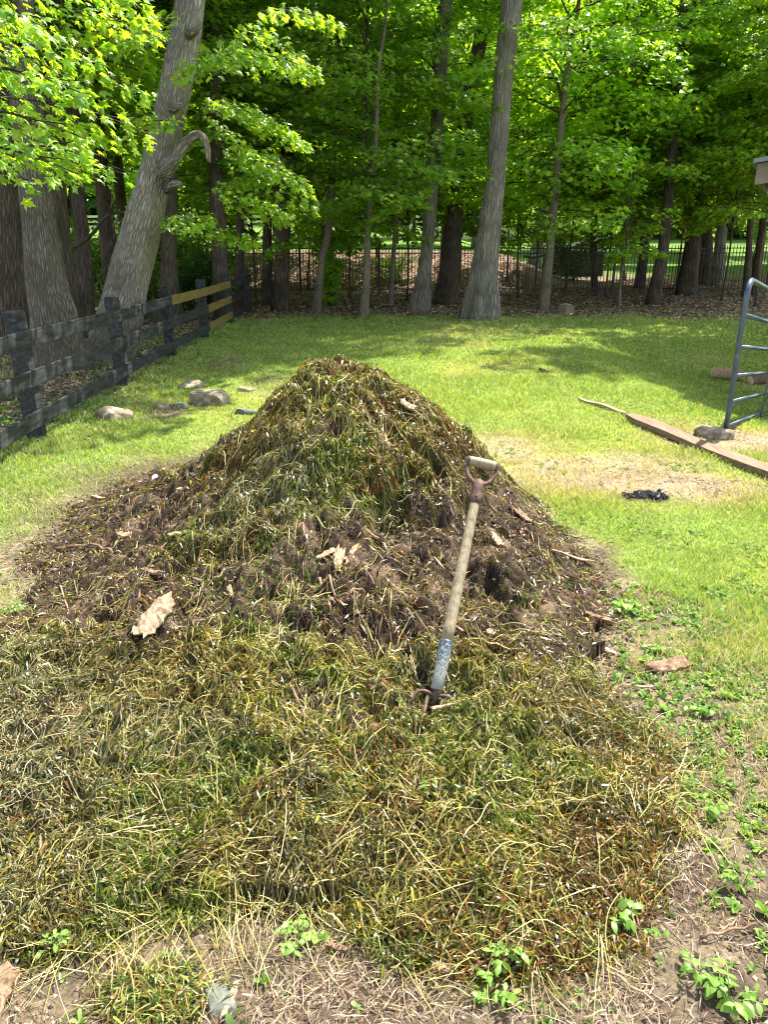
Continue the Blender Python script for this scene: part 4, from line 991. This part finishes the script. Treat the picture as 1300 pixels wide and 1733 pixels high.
def rock(c, s, seed, boxy=0.0, rot=0.0, cuts=6):
    r = np.random.default_rng(seed); v = IV.copy()
    for _ in range(cuts):                                   # cut flat facets
        n_ = nrm(r.normal(size=3)); d = r.uniform(.55, .85); h = v @ n_
        v = v - np.maximum(h - d, 0)[:, None] * n_[None] * .92
    if boxy: v = np.sign(v) * np.abs(v) ** (1 - boxy * .5)
    v = v * (1 + .10 * (fbm(v[:, 0] * 2 + 9 + seed, v[:, 1] * 2 + v[:, 2] * 1.7, 4, seed) - .5)[:, None])
    v = (v * np.asarray(s)) @ rotz(rot).T + np.asarray(c)
    return dict(v=v, f=[IF], smooth=True)
for (px, py, sx, sy, sz, mat, bx, rot, lab) in [
    (191, 708, .19, .12, .10, 'stone', .0, .2, 'smooth rounded grey boulder nearest the board fence post'),
    (322, 655, .17, .13, .07, 'stone', .0, .5, 'flat-topped tan rock behind the blocky rock, closer to the fence'),
    (356, 684, .22, .15, .12, 'stone', .9, -.15, 'big blocky tan rock with a flat sunlit top and dark side'),
    (305, 690, .12, .11, .04, 'stone_grey', .1, .3, 'pale greenish flat stone left of the blocky rock'),
    (272, 693, .08, .07, .055, 'stone', .3, .8, 'small pointed brown stone on the dirt patch'),
    (412, 661, .12, .10, .04, 'stone', .1, .1, 'low half-buried tan stone between the rocks and the pile'),
    (412, 700, .13, .08, .05, 'stone_grey', .1, .0, 'greyish flat stone touching the left foot of the pile'),
    (1208, 738, .17, .13, .09, 'stone', .25, -.4, 'rough brown rock under the foot of the tube gate'),
    (893, 487, .22, .2, .38, 'stone', .2, 0, 'upright pale stone seen through the iron fence'),
    (370, 1702, .035, .05, .02, 'stone_grey', .3, .6, 'small grey angular stone at the front of the pile')]:
    p = hit(px, py); 
    if py < 500: p = at(px, 490, 26.5); p[2] = float(G(p[0], 26.5))
    o = obj('rock', rock((p[0], p[1], p[2] + sz * .25), (sx, sy, sz), int(px), bx, rot), MAT[mat]); tag(o, lab, 'rock')
def log(lab, a, b, r, name='log', mat='plank', ends=True):
    a = np.array(a); b = np.array(b); t = thing(name, lab, 'log', tuple((a + b) / 2))
    P = path3([a, (a + b) / 2 + np.array([0, .01, .01]), b], 10, .0); obj('bark', tube(P, r, 20, False, 0, 5, .15, 3), MAT[mat], t)
    for e, o2 in ((a, b), (b, a)):
        d = nrm(e - o2); obj('sawn_end', tube([e - d * .01, e - d * .001], r * .97, 20, True), MAT['logend'], t)
p = hit(1205, 640); q = hit(1262, 645); log('short cut log lying behind the gate bars, the paler left one', p + [0, 0, .075], (q[0] - .05, q[1], q[2] + .075), .085, mat='chip')
p = hit(1268, 652); log('stubby split log to the right of the paler log behind the gate', p + [0, 0, .06], p + [.28, .08, .07], .075, mat='chip_dark')
# tree stump
p = at(957, 525, 17.8); z = float(G(p[0], 17.8)); st = thing('tree_stump', 'low sawn stump with a yellowish top at the edge of the lawn', 'stump', (p[0], 17.8, z))
obj('bark', tube([(p[0], 17.8, z - .05), (p[0], 17.8, z + .08), (p[0], 17.8, z + .20)], [.17, .14, .13], 18, False, .5, 5, .25, 2), MAT['bark_pale'], st)
obj('cut_top', rock((p[0], 17.8, z + .2), (.13, .13, .03), 5), MAT['logend'], st)
def plank(lab, a, b, w_, th, seed=0, mat='plank'):
    a = np.array(a, float); b = np.array(b, float); n = 14; d = nrm(b - a); s = nrm(np.cross(d, (0, 0, 1)))
    vs = []
    for i in range(n):
        t = i / (n - 1); c = a + (b - a) * t; c[2] = float(G(c[0], c[1])) + th * .5 + .012 + .006 * sin(t * 9 + seed)
        ww = w_ * (1 + .08 * sin(t * 13 + seed)) * (1 if i else .55)
        for (u_, v_) in ((-.5, .5), (.5, .5), (.5, -.5), (-.5, -.5)): vs.append(c + s * u_ * ww + np.array([0, 0, v_ * th]))
    i = np.arange(n - 1)[:, None] * 4; j = np.arange(4)[None]; k_ = (j + 1) % 4
    q_ = np.stack([i + j, i + k_, i + 4 + k_, i + 4 + j], -1).reshape(-1, 4); q_ = np.concatenate([q_, [[0, 3, 2, 1], [(n - 1) * 4 + x for x in (0, 1, 2, 3)]]])
    o = obj('plank', dict(v=np.array(vs), f=[q_], smooth=False), MAT[mat]); tag(o, lab, 'plank'); return o
plank('long weathered brown plank lying across the grass toward the gate rock', (2.30, 7.02, 0), (2.98, 4.35, 0), .15, .045)
plank('short thin broken plank end in the grass beyond the long plank', (2.06, 7.95, 0), (2.33, 7.2, 0), .05, .02, 3, 'chip')
# bare sticks on the lawn
def stick(lab, pts, r, mat='chip_dark', name='stick', surf=True, lift=.008):
    P = path3(pts, 14, .0); 
    if surf: P[:, 2] = S(P[:, 0], P[:, 1]) + r + lift + .01 * np.sin(np.linspace(0, 9, 14)) ** 2
    o = obj(name, tube(P, np.linspace(r, r * .6, 14), 7, True, 0, 5, .25, 2), MAT[mat]); tag(o, lab, 'stick')
def hp(*pp): return [hit(a, b) for a, b in pp]
stick('thin dark curved twig on the far lawn, the hooked one', hp((966, 632), (968, 624), (985, 619), (1000, 618)), .006)
stick('forked bare twig beside the hooked twig on the far lawn', hp((1000, 622), (1012, 627), (1030, 633), (1042, 634)), .008)
stick('pale stick lying on the lawn left of the twigs', hp((935, 610), (946, 611), (958, 611)), .012, 'chip')
stick('small brown wood scrap on the lawn near the pale stick', hp((913, 628), (922, 631), (930, 633)), .016, 'chip_dark')
stick('long straight tan stick at the front right of the pile', hp((1000, 1632), (1045, 1665), (1105, 1706)), .0042, 'chip')
stick('grey crooked twig on the weedy ground at the right', hp((1185, 1596), (1215, 1590), (1255, 1580), (1280, 1574)), .0045, 'chip_dark')
stick('pale thin stick pointing down the left soil', hp((102, 996), (108, 1015), (116, 1040)), .0045, 'chip')
stick('tan straight stick lying in the soil below the three wood chips', hp((541, 984), (560, 996), (592, 1016)), .006, 'chip')
stick('dark curved twig beside the tan stick in the soil', hp((590, 1016), (615, 1008), (640, 1000)), .006, 'chip_dark')
stick('weathered root lying across the left soil', hp((95, 934), (140, 930), (172, 934), (192, 942)), .009, 'chip_dark')
stick('bent brown twig sticking out of the weeds left of centre', hp((443, 1102), (460, 1118), (478, 1135), (500, 1146)), .005, 'chip')
stick('upright twig at the left foot of the pile', [hit(395, 712) + [0, 0, .0], hit(395, 712) + [-.02, 0, .06], hit(395, 712) + [.03, 0, .12]], .005, 'chip_dark', surf=False)

# wood chips and bark pieces
def chip(lab, px, py, L, W_, th, ang, mat='chip', tilt=0.0, name='wood_chip', seed=0, ridged=False, lift=.015):
    c = hit(px, py); r = np.random.default_rng(seed + int(px)); n, m = 12, 6; vs = []
    us = np.linspace(-.5, .5, n); ws = np.linspace(-.5, .5, m)
    edge1 = .5 * np.clip(1 + .16 * np.cumsum(r.normal(size=n)) + .12 * r.normal(size=n), .35, 1.7); edge2 = .5 * np.clip(1 + .16 * np.cumsum(r.normal(size=n)) + .12 * r.normal(size=n), .35, 1.7)
    e0 = r.normal(size=m) * .09; e1 = r.normal(size=m) * .09
    top_, bot = [], []
    for i, u in enumerate(us):
        for j, w__ in enumerate(ws):
            x = u * L + (e0[j] if i == 0 else e1[j] if i == n - 1 else 0) * L; y = w__ * W_ * (2 * (edge1[i] if w__ > 0 else edge2[i])) * (1 - .12 * abs(2 * u) ** 3)
            z = .10 * W_ * (1 - (2 * w__) ** 2) + .03 * W_ * r.normal() + .02 * L * sin(u * 6 + px) + (th * .5 * ((j % 2) - .5) if ridged else 0)
            top_.append((x, y, z + th / 2)); bot.append((x, y, z - th / 2))
    v = np.array(top_ + bot); ca, sa = cos(tilt), sin(tilt); Rx = np.array([[ca, 0, sa], [0, 1, 0], [-sa, 0, ca]])
    # lie along the local slope
    e = .06; gx = (float(S(c[0] + e, c[1])) - float(S(c[0] - e, c[1]))) / (2 * e); gy = (float(S(c[0], c[1] + e)) - float(S(c[0], c[1] - e))) / (2 * e)
    nn = nrm(np.array([-gx * .7, -gy * .7, 1.])); xx = nrm(np.array([cos(ang), sin(ang), 0]) - nn * (nn @ np.array([cos(ang), sin(ang), 0]))); yy = np.cross(nn, xx)
    v = (v @ Rx.T) @ np.stack([xx, yy, nn], 1).T + c + nn * (lift + th / 2)
    nm = n * m; i = np.arange(n - 1)[:, None] * m; j = np.arange(m - 1)[None]
    a = np.stack([i + j, i + m + j, i + m + j + 1, i + j + 1], -1).reshape(-1, 4); b = a[:, ::-1] + nm; sd_ = []
    per = [k * m for k in range(n)] ; per = [*range(0, m)] + [k * m + m - 1 for k in range(1, n)] + [*range(nm - 2, nm - m - 1, -1)] + [k * m for k in range(n - 2, 0, -1)]
    for k in range(len(per)):
        p0, p1 = per[k], per[(k + 1) % len(per)]; sd_.append([p0, p1, p1 + nm, p0 + nm])
    o = obj(name, dict(v=v, f=[np.concatenate([a, b, sd_])], smooth=False), MAT[mat]); tag(o, lab, 'wood chip' if name == 'wood_chip' else 'bark piece'); return o
H = radians
chip('short tan wood chip, leftmost of the three in the middle of the pile', 553, 942, .085, .022, .008, H(30))
chip('upright pale wood chip, middle of the three in the middle of the pile', 574, 950, .11, .026, .009, H(85), tilt=-.25)
chip('slanting tan wood chip, rightmost of the three in the middle of the pile', 597, 944, .12, .028, .009, H(60), tilt=-.2)
chip('long split wood piece above the three wood chips', 622, 908, .13, .028, .01, H(130), 'chip_dark', tilt=.1)
chip('large curled pale bark piece resting on the left weeds', 264, 1056, .19, .085, .006, H(58), 'chip', name='bark_piece', tilt=-.15, lift=.03)
chip('broad ridged orange brown bark slab on the right edge ground', 1130, 1130, .17, .065, .012, H(12), 'chip_dark', name='bark_piece', ridged=True)
chip('long pale splinter on the right edge of the soil', 965, 946, .22, .016, .006, H(2), 'chip')
chip('flat brown bark strip at the right edge of the soil', 1012, 1049, .12, .02, .008, H(-8), 'chip_dark', name='bark_piece')
chip('narrow upright splinter left of centre in the weeds', 400, 1088, .085, .014, .006, H(88), 'chip', tilt=-.5)
chip('pale twisted splinter above the narrow upright one', 396, 1008, .08, .022, .006, H(100), 'chip', tilt=-.3)
chip('small white chip on the left shoulder of the pile', 264, 812, .06, .03, .008, H(110), 'white')
chip('cream curved sliver on the grass left of the pile', 167, 846, .12, .02, .006, H(-35), 'chip')
chip('brown bark flake on the left soil near the curled bark', 256, 975, .13, .035, .01, H(-50), 'chip_dark', name='bark_piece')
chip('tan chip lying on the upper left soil', 213, 908, .07, .03, .006, H(-20), 'chip')
chip('orange splinter pair on the left soil', 305, 908, .1, .03, .006, H(5), 'chip')
chip('orange brown chip just below the fork tines', 754, 1206, .075, .014, .006, H(6), 'chip', lift=.022)
chip('crumbly tan bark flake right of the fork socket', 832, 1078, .05, .025, .008, H(100), 'chip')
chip('small tan chip right of the fork shaft', 776, 1068, .035, .015, .006, H(-35), 'chip')
chip('pale leaning splinter in the soil right of the fork handle', 838, 918, .11, .035, .008, H(110), 'chip')
chip('brown flat chip in the straw beyond the fork handle', 884, 878, .13, .03, .008, H(125), 'chip_dark')
chip('tan wood slab lying on the right shoulder of the pile', 690, 690, .1, .04, .012, H(-30), 'chip')
chip('white sliver at the right edge of the weeds', 1028, 1106, .06, .014, .004, H(-25), 'white')
chip('pale flat chip below the ridged bark slab', 1092, 1169, .07, .014, .005, H(-5), 'chip')
chip('tan chip above the ridged bark slab', 1107, 1098, .06, .014, .005, H(10), 'chip')
chip('brown bark slab at the lower left corner', 6, 1690, .13, .05, .01, H(100), 'chip_dark', name='bark_piece')
chip('yellow tan upright sliver beside the grey stone at the front', 388, 1705, .075, .012, .004, H(80), 'chip')
chip('pinkish flat chip at the front foot of the pile', 748, 1645, .05, .022, .006, H(-25), 'chip')
chip('grey brown bark chip on the bare front ground', 1004, 1424, .04, .03, .008, H(20), 'chip')
chip('rust orange curled bark scrap in the front soil', 570, 1612, .05, .02, .006, H(-20), 'chip_dark')
# many small splinters (uncountable)
def small_chips():
    n = 1500; p = sample_pile(n, lambda x, y: np.clip(sstep(-.1, .4, soil(x, y)) + .04, 0, 1)); x, y = p[:, 0], p[:, 1]
    P = wander(x, y, rng.uniform(0, 2 * pi, n), rng.uniform(.015, .06, n), 3, .1, np.zeros(n), S, rng.uniform(.006, .025, n))
    obj('wood_splinters', leafblades(P, rng.uniform(.003, .011, n), pick([(.42, .29, .17), (.32, .21, .13), (.5, .38, .24), (.22, .13, .08)], n, .2)), MAT['litter'], PILE, 'stuff')
    n = 3000; x, y = wedge(n, 1.1, 9, .8); k = (rng.random(n) < 1.15 - lawn(x, y)) & (edist(x, y, EDGE) < 0); x, y = x[k], y[k]; n = len(x)
    P = wander(x, y, rng.uniform(0, 2 * pi, n), rng.uniform(.01, .045, n), 3, .1, np.zeros(n), G, rng.uniform(.003, .012, n))
    o = obj('wood_splinters', leafblades(P, rng.uniform(.002, .007, n), pick([(.36, .26, .16), (.28, .19, .12), (.46, .36, .24), (.28, .12, .06), (.2, .13, .09)], n, .2)), MAT['litter'])
    tag(o, 'tiny splinters and dead leaf scraps strewn over the bare ground', 'splinters', kind='stuff')
small_chips()

# broad-leaved weed plants that stand out one by one
def weed(lab, px, py, size, nl, col=(.18, .32, .05), tall=.05, stems=8):
    c = hit(px, py); t = thing('weed_plant', lab, 'weed', tuple(c)); ls = []; ss = []
    for s in range(stems):
        a = rng.uniform(0, 2 * pi); r = size * rng.uniform(.3, 1.0); tip = c + np.array([cos(a) * r, sin(a) * r, tall * rng.uniform(.4, 1.2)])
        P = path3([c, (c + tip) / 2 + np.array([0, 0, tall * .3]), tip], 6, 0); ss.append(tube(P, .0013, 4, False))
        for q in range(nl):
            b = P[2 + q % 4]; A = a + (1.1 if q % 2 else -1.1) + rng.normal() * .3 if q < nl - 1 else a
            L = size * rng.uniform(.22, .5); tt = np.linspace(0, 1, 6); up = rng.uniform(.05, .5)
            ls.append(np.stack([b[0] + cos(A) * L * tt, b[1] + sin(A) * L * tt, b[2] + L * (up * tt - .5 * tt ** 2)], -1))
    LP = np.array(ls); n = len(LP)
    L_ = np.linalg.norm(LP[:, -1] - LP[:, 0], axis=1)
    obj('leaves', leafblades(LP, L_ * rng.uniform(.42, .6, n), pick([col], n, .25)), MAT['herb'], t); d = merge(ss); d.pop('tv', None); d['c'] = np.tile([.2, .3, .08], (len(d['v']), 1)); obj('stems', d, MAT['herb'], t)
for (lab, px, py, sz, nl) in [
    ('bright light green weed clump at the right front corner of the pile', 1075, 1575, .07, 5), ('leafy light green weed in front of the pile, left of centre', 500, 1600, .055, 5),
    ('yellow green weed tuft at the lower left edge of the pile', 85, 1618, .045, 4), ('oval-leaved weed at the right front foot of the pile', 855, 1640, .055, 4),
    ('oval-leaved weed at the bottom edge, right of centre', 830, 1690, .055, 5), ('large-leaved green weed at the bottom right corner', 1235, 1700, .08, 5),
    ('tall upright weed near the bottom right corner', 1180, 1660, .06, 4), ('broad weed clump on bare ground at the right edge of the pile', 1185, 1210, .06, 5),
    ('dock-like green weed where the soil meets the grass', 1060, 1035, .09, 5), ('little lime green weed growing out of the pile front', 722, 1352, .03, 4),
    ('lone round-leaved weed right of the pile', 1255, 1510, .05, 4), ('small weed patch below the dock-like weed', 1110, 1105, .05, 4), ('spreading weed halfway up the right-hand ground', 1195, 1375, .06, 5),
    ('leafy weed beside the board fence post', 245, 605, .1, 5), ('weed tuft at the left edge beside the straw', 20, 1042, .06, 4)]:
    weed(lab, px, py, sz, nl)

# a handful of pulled weeds dropped in front of the pile
c = hit(262, 1695); cl_ = thing('weed_clump', 'small separate clump of wet pulled weeds on the soil in front of the pile', 'weed clump', tuple(c))
n = 1500; x = c[0] + rng.normal(size=n) * .055; y = c[1] + rng.normal(size=n) * .035
P = wander(x, y, rng.uniform(0, 2 * pi, n), rng.uniform(.015, .05, n), 4, .6, rng.uniform(0, .015, n), S, rng.uniform(0, .03, n))
obj('leafy_weeds', leafblades(P, rng.uniform(.003, .0065, n), pick([(.06, .09, .012), (.12, .14, .02), (.03, .05, .01), (.14, .09, .02), (.2, .22, .05)], n, .3)), MAT['wetweed'], cl_, 'stuff')
n = 260; x = c[0] + rng.normal(size=n) * .06; y = c[1] + rng.normal(size=n) * .04
P = wander(x, y, rng.uniform(0, 2 * pi, n), rng.uniform(.04, .14, n), 8, .4, rng.uniform(0, .02, n), S, rng.uniform(0, .03, n))
obj('stems', ribbons(P, rng.uniform(.001, .002, n), pick([(.42, .35, .15), (.28, .16, .07), (.3, .28, .1)], n, .3)), MAT['dryweed'], cl_, 'stuff')

# charred clump
c = hit(1093, 843); n = 520; a = rng.uniform(0, 2 * pi, n); r = rng.random(n) ** .6
x = c[0] + np.cos(a) * r * .15; y = c[1] + np.sin(a) * r * .085
o = obj('charred_clump', lumps(x, y, rng.uniform(.005, .015, n), np.zeros((n, 3)) + .012, lambda x, y: G(x, y) + .035 * noise(x * 28, y * 28, 3) ** 1.2, .5), MAT['char'])
tag(o, 'small heap of shiny black charred scraps on the dead grass', 'charred scraps')

# ------------------------------------------------------------------ garden fork
fb = np.array([.170, 2.02, float(S(.170, 2.02)) + .03]); fb = CAM + ray(739, 1168) * 2.52
ft = CAM + ray(817, 786) * 2.84
ax = nrm(ft - fb); Lf = np.linalg.norm(ft - fb)
side = nrm(np.cross(ax, np.array([.13, 1., .0]))); side = nrm(np.array([1, .0, 0]) - ax * ax[0]); side = nrm(side + .04 * np.cross(ax, side)); nrmv = np.cross(side, ax)
fork = thing('garden_fork', 'old D-handled digging fork with weathered wooden shaft stuck upright in the weed pile', 'garden fork', tuple(fb))
def fpt(s, u=0, v=0): return fb + ax * s + side * u + nrmv * v
ls = Lf
obj('shaft', tube([fpt(t) for t in np.linspace(.16, ls - .085, 12)], np.linspace(.0215, .0165, 12), 20), MAT['handle'], fork)
obj('socket', tube([fpt(t) for t in (.0, .004, .05, .10, .165, .17)], [.016, .0205, .0215, .0225, .0235, .0225], 20), MAT['socket'], fork)
# head: neck, shoulders curving down into four tines
obj('neck', tube([fpt(.01), fpt(-.02), fpt(-.05)], [.012, .009, .007], 12), MAT['rust'], fork)
sh = []
for k in (-1, 1): sh.append(tube(path3([fpt(-.02), fpt(-.012, k * .035, .004), fpt(-.022, k * .062, .006), fpt(-.06, k * .074, .004)], 12, 0), np.linspace(.0065, .005, 12), 10))
obj('shoulder', merge(sh), MAT['rust'], fork)
for u in (-.074, -.025, .025, .074):
    s0 = -.05 if abs(u) > .05 else -.02
    obj('tine', tube([fpt(s0, u), fpt(-.15, u), fpt(-.26, u * .95, -.01)], [.006, .0055, .002], 8), MAT['rust'], fork)
# strap and D frame
g = ls
obj('strap', merge([tube([fpt(t) for t in np.linspace(g - .165, g - .07, 6)], [.0185, .0195, .0195, .0195, .02, .018], 18), tube([fpt(g - .14, 0, -.022), fpt(g - .14, 0, -.0165)], .005, 8), tube([fpt(g - .095, 0, -.022), fpt(g - .095, 0, -.0165)], .005, 8),
                    tube([fpt(g - .14, 0, .022), fpt(g - .14, 0, .0165)], .005, 8)]), MAT['rust'], fork)
for k in (-1, 1):
    P = path3([fpt(g - .085, k * .004), fpt(g - .078, k * .022), fpt(g - .06, k * .042), fpt(g - .03, k * .055), fpt(g + .012, k * .056)], 18, 0)
    obj('yoke_arm', tube(P, np.interp(np.linspace(0, 1, 18), [0, .3, .85, 1], [.011, .0085, .008, .011]), 12), MAT['rust'], fork)
obj('grip', tube([fpt(g + .004, u) for u in np.linspace(-.053, .053, 10)], [.0165, .018, .0185, .019, .019, .019, .019, .0185, .018, .0165], 20), MAT['handle'], fork)
for k in (-1, 1): obj('grip_cap', tube([fpt(g + .004, k * .051), fpt(g + .004, k * .058), fpt(g + .004, k * .06)], [.0185, .0175, .008], 18), MAT['rust'], fork)

# ------------------------------------------------------------------ shed corner at the right edge
cnr = at(1277, 268, 9.0)
shed = thing('shed', 'corner of an open shed with grey metal roof and plywood fascia at the right edge', 'shed', (6.2, 9.4, 0))
def quadbox(p, th, mat, nm, parent):  # thin slab from 4 top corners
    p = np.array(p, float); v = np.concatenate([p, p - np.array([0, 0, th])])
    obj(nm, dict(v=v, f=[np.array([[0, 1, 2, 3], [7, 6, 5, 4], [0, 4, 5, 1], [1, 5, 6, 2], [2, 6, 7, 3], [3, 7, 4, 0]])], smooth=False), MAT[mat], parent)
SR = rotz(radians(-27))
def sq(u, v, z): p = SR @ np.array([u, v, 0.]); return (cnr[0] + p[0], cnr[1] + p[1], cnr[2] + z)
W1, D1 = 4.6, 3.4
quadbox([sq(0, 0, 0), sq(W1, 0, .55), sq(W1, D1, .55), sq(0, D1, 0)], .045, 'metal_roof', 'roof', shed)
quadbox([sq(.04, .05, -.05), sq(W1, .05, .5), sq(W1, .08, .5), sq(.04, .08, -.05)], .21, 'fascia', 'fascia', shed)
quadbox([sq(.04, .09, -.05), sq(.07, .09, -.048), sq(.07, D1 - .05, -.048), sq(.04, D1 - .05, -.05)], .17, 'fascia', 'fascia', shed)
for v_ in np.arange(.5, D1 - .1, .6): quadbox([sq(.08, v_, -.05), sq(W1, v_, .48), sq(W1, v_ + .04, .48), sq(.08, v_ + .04, -.05)], .13, 'fascia', 'rafter', shed)
for (u_, v_) in ((.9, .25), (.9, D1 - .3), (W1 - .3, .25), (W1 - .3, D1 - .3)):
    q_ = sq(u_, v_, .55 * u_ / W1 - .17); gz = float(G(q_[0], q_[1])); obj('post', box((q_[0], q_[1], (q_[2] + gz - .1) / 2), (.12, .12, q_[2] - gz + .1), SR, .08), MAT['fascia'], shed)
q_ = sq(W1 - .15, D1 / 2, 0); obj('back_wall', box((q_[0], q_[1], 1.35), (.05, D1 - .3, 2.7), SR, .1), MAT['fascia'], shed)

# ------------------------------------------------------------------ beyond the woods: barn, rail fence, car, hut
def boxes(l): return merge([box(c, s, r, .06) for c, s, r in l])
bp = at(514, 386, 76); bz = float(G(bp[0], 76)); bx_, by_ = bp[0], 76.0
barn = thing('red_barn', 'small red barn with white corner trim far beyond the woods', 'barn', (bx_, by_, bz))
obj('wall', box((bx_, by_ + 2, bz + 1.2), (3.4, 4, 2.6), None, .01), MAT['barn_red'], barn)
obj('trim', boxes([((bx_ - 1.7, by_ - .02, bz + 1.2), (.25, .1, 2.6), None), ((bx_ + 1.7, by_ - .02, bz + 1.2), (.25, .1, 2.6), None), ((bx_, by_ - .03, bz + .05), (3.3, .1, .3), None)]), MAT['white'], barn)
v = np.array([(bx_ - 2.1, by_ - .4, bz + 2.4), (bx_ - 2.1, by_ + 4.4, bz + 2.4), (bx_, by_ + 4.4, bz + 3.7), (bx_, by_ - .4, bz + 3.7), (bx_ + 2.1, by_ + 4.4, bz + 2.4), (bx_ + 2.1, by_ - .4, bz + 2.4)])
v2 = v - np.array([0, 0, .15]); vv = np.concatenate([v, v2])
obj('roof', dict(v=vv, f=[np.array([[0, 3, 2, 1], [3, 5, 4, 2], [6, 7, 8, 9], [9, 8, 10, 11], [0, 6, 9, 3], [3, 9, 11, 5], [1, 2, 8, 7], [2, 4, 10, 8], [0, 1, 7, 6], [5, 11, 10, 4]])], smooth=False), MAT['dark_roof'], barn)
rfn = thing('rail_fence', 'white rail fence on the sunlit rise far behind the trees', 'fence', (-4, 60, float(G(-4, 60))))
for i, x in enumerate(np.arange(-22, 6, 2.4)):
    z = float(G(x, 60)); obj('post', box((x, 60, z + .6), (.13, .13, 1.35), None, .1), MAT['white'], rfn)
    if x < 3.5:
        z1 = float(G(x + 2.4, 60))
        for q in (.45, .8, 1.15): a = np.array([x, 59.9, z + q]); b = np.array([x + 2.4, 59.9, z1 + q]); obj('rail', box((a + b) / 2, (np.linalg.norm(b - a) - .01, .04, .14), frame(b - a), .1), MAT['white'], rfn)
cp = at(800, 404, 46); cz_ = float(G(cp[0], 46)); cx_ = cp[0]
car = thing('parked_car', 'pale silver car parked beyond the fence, half hidden beside the tall grey tree', 'car', (cx_, 46, cz_))
def prism(prof, y0, y1):
    prof = np.array(prof, float); n = len(prof); v = np.concatenate([np.stack([prof[:, 0], np.full(n, y0), prof[:, 1]], 1), np.stack([prof[:, 0], np.full(n, y1), prof[:, 1]], 1)])
    j = np.arange(n); k_ = (j + 1) % n
    return dict(v=v, f=[np.stack([j, k_, k_ + n, j + n], -1), j[None], (j[::-1] + n)[None]], smooth=False)
pr = [(-2.2, .35), (2.2, .35), (2.25, .8), (1.9, .95), (1.1, 1.0), (-1.9, 1.0), (-2.25, .85)]
d = prism(pr, -.9, .9); d['v'] += [cx_, 46, cz_]; obj('body', d, MAT['silver'], car)
d = prism([(-1.7, 1.0), (1.05, 1.0), (.45, 1.48), (-1.2, 1.5)], -.78, .78); d['v'] += [cx_, 46, cz_ + .003]; obj('windows', d, MAT['glass'], car)
d = prism([(-1.25, 1.49), (.5, 1.47), (.4, 1.54), (-1.15, 1.55)], -.8, .8); d['v'] += [cx_, 46, cz_ + .003]; obj('roof', d, MAT['silver'], car)
for sx in (-1.4, 1.4):
    for sy in (-.85, .85): obj('wheel', tube([(cx_ + sx, 46 + sy - .1, cz_ + .33), (cx_ + sx, 46 + sy + .1, cz_ + .33)], .33, 20), MAT['tyre'], car)
hp_ = at(968, 428, 33); hz = float(G(hp_[0], 33)); hx = hp_[0]
hut = thing('dark_hut', 'low dark hut with a sloping roof in deep shade behind the iron fence', 'hut', (hx, 33, hz))
obj('wall', box((hx + .3, 34, hz + .45), (2.2, 1.8, 1.0), None, .02), MAT['dark_roof'], hut)
quadbox([(hx - 1.6, 32.8, hz + .75), (hx + 1.5, 32.8, hz + 1.5), (hx + 1.5, 35.2, hz + 1.5), (hx - 1.6, 35.2, hz + .75)], .1, 'dark_roof', 'roof', hut)
print('verts', sum(len(m.vertices) for m in bpy.data.meshes))
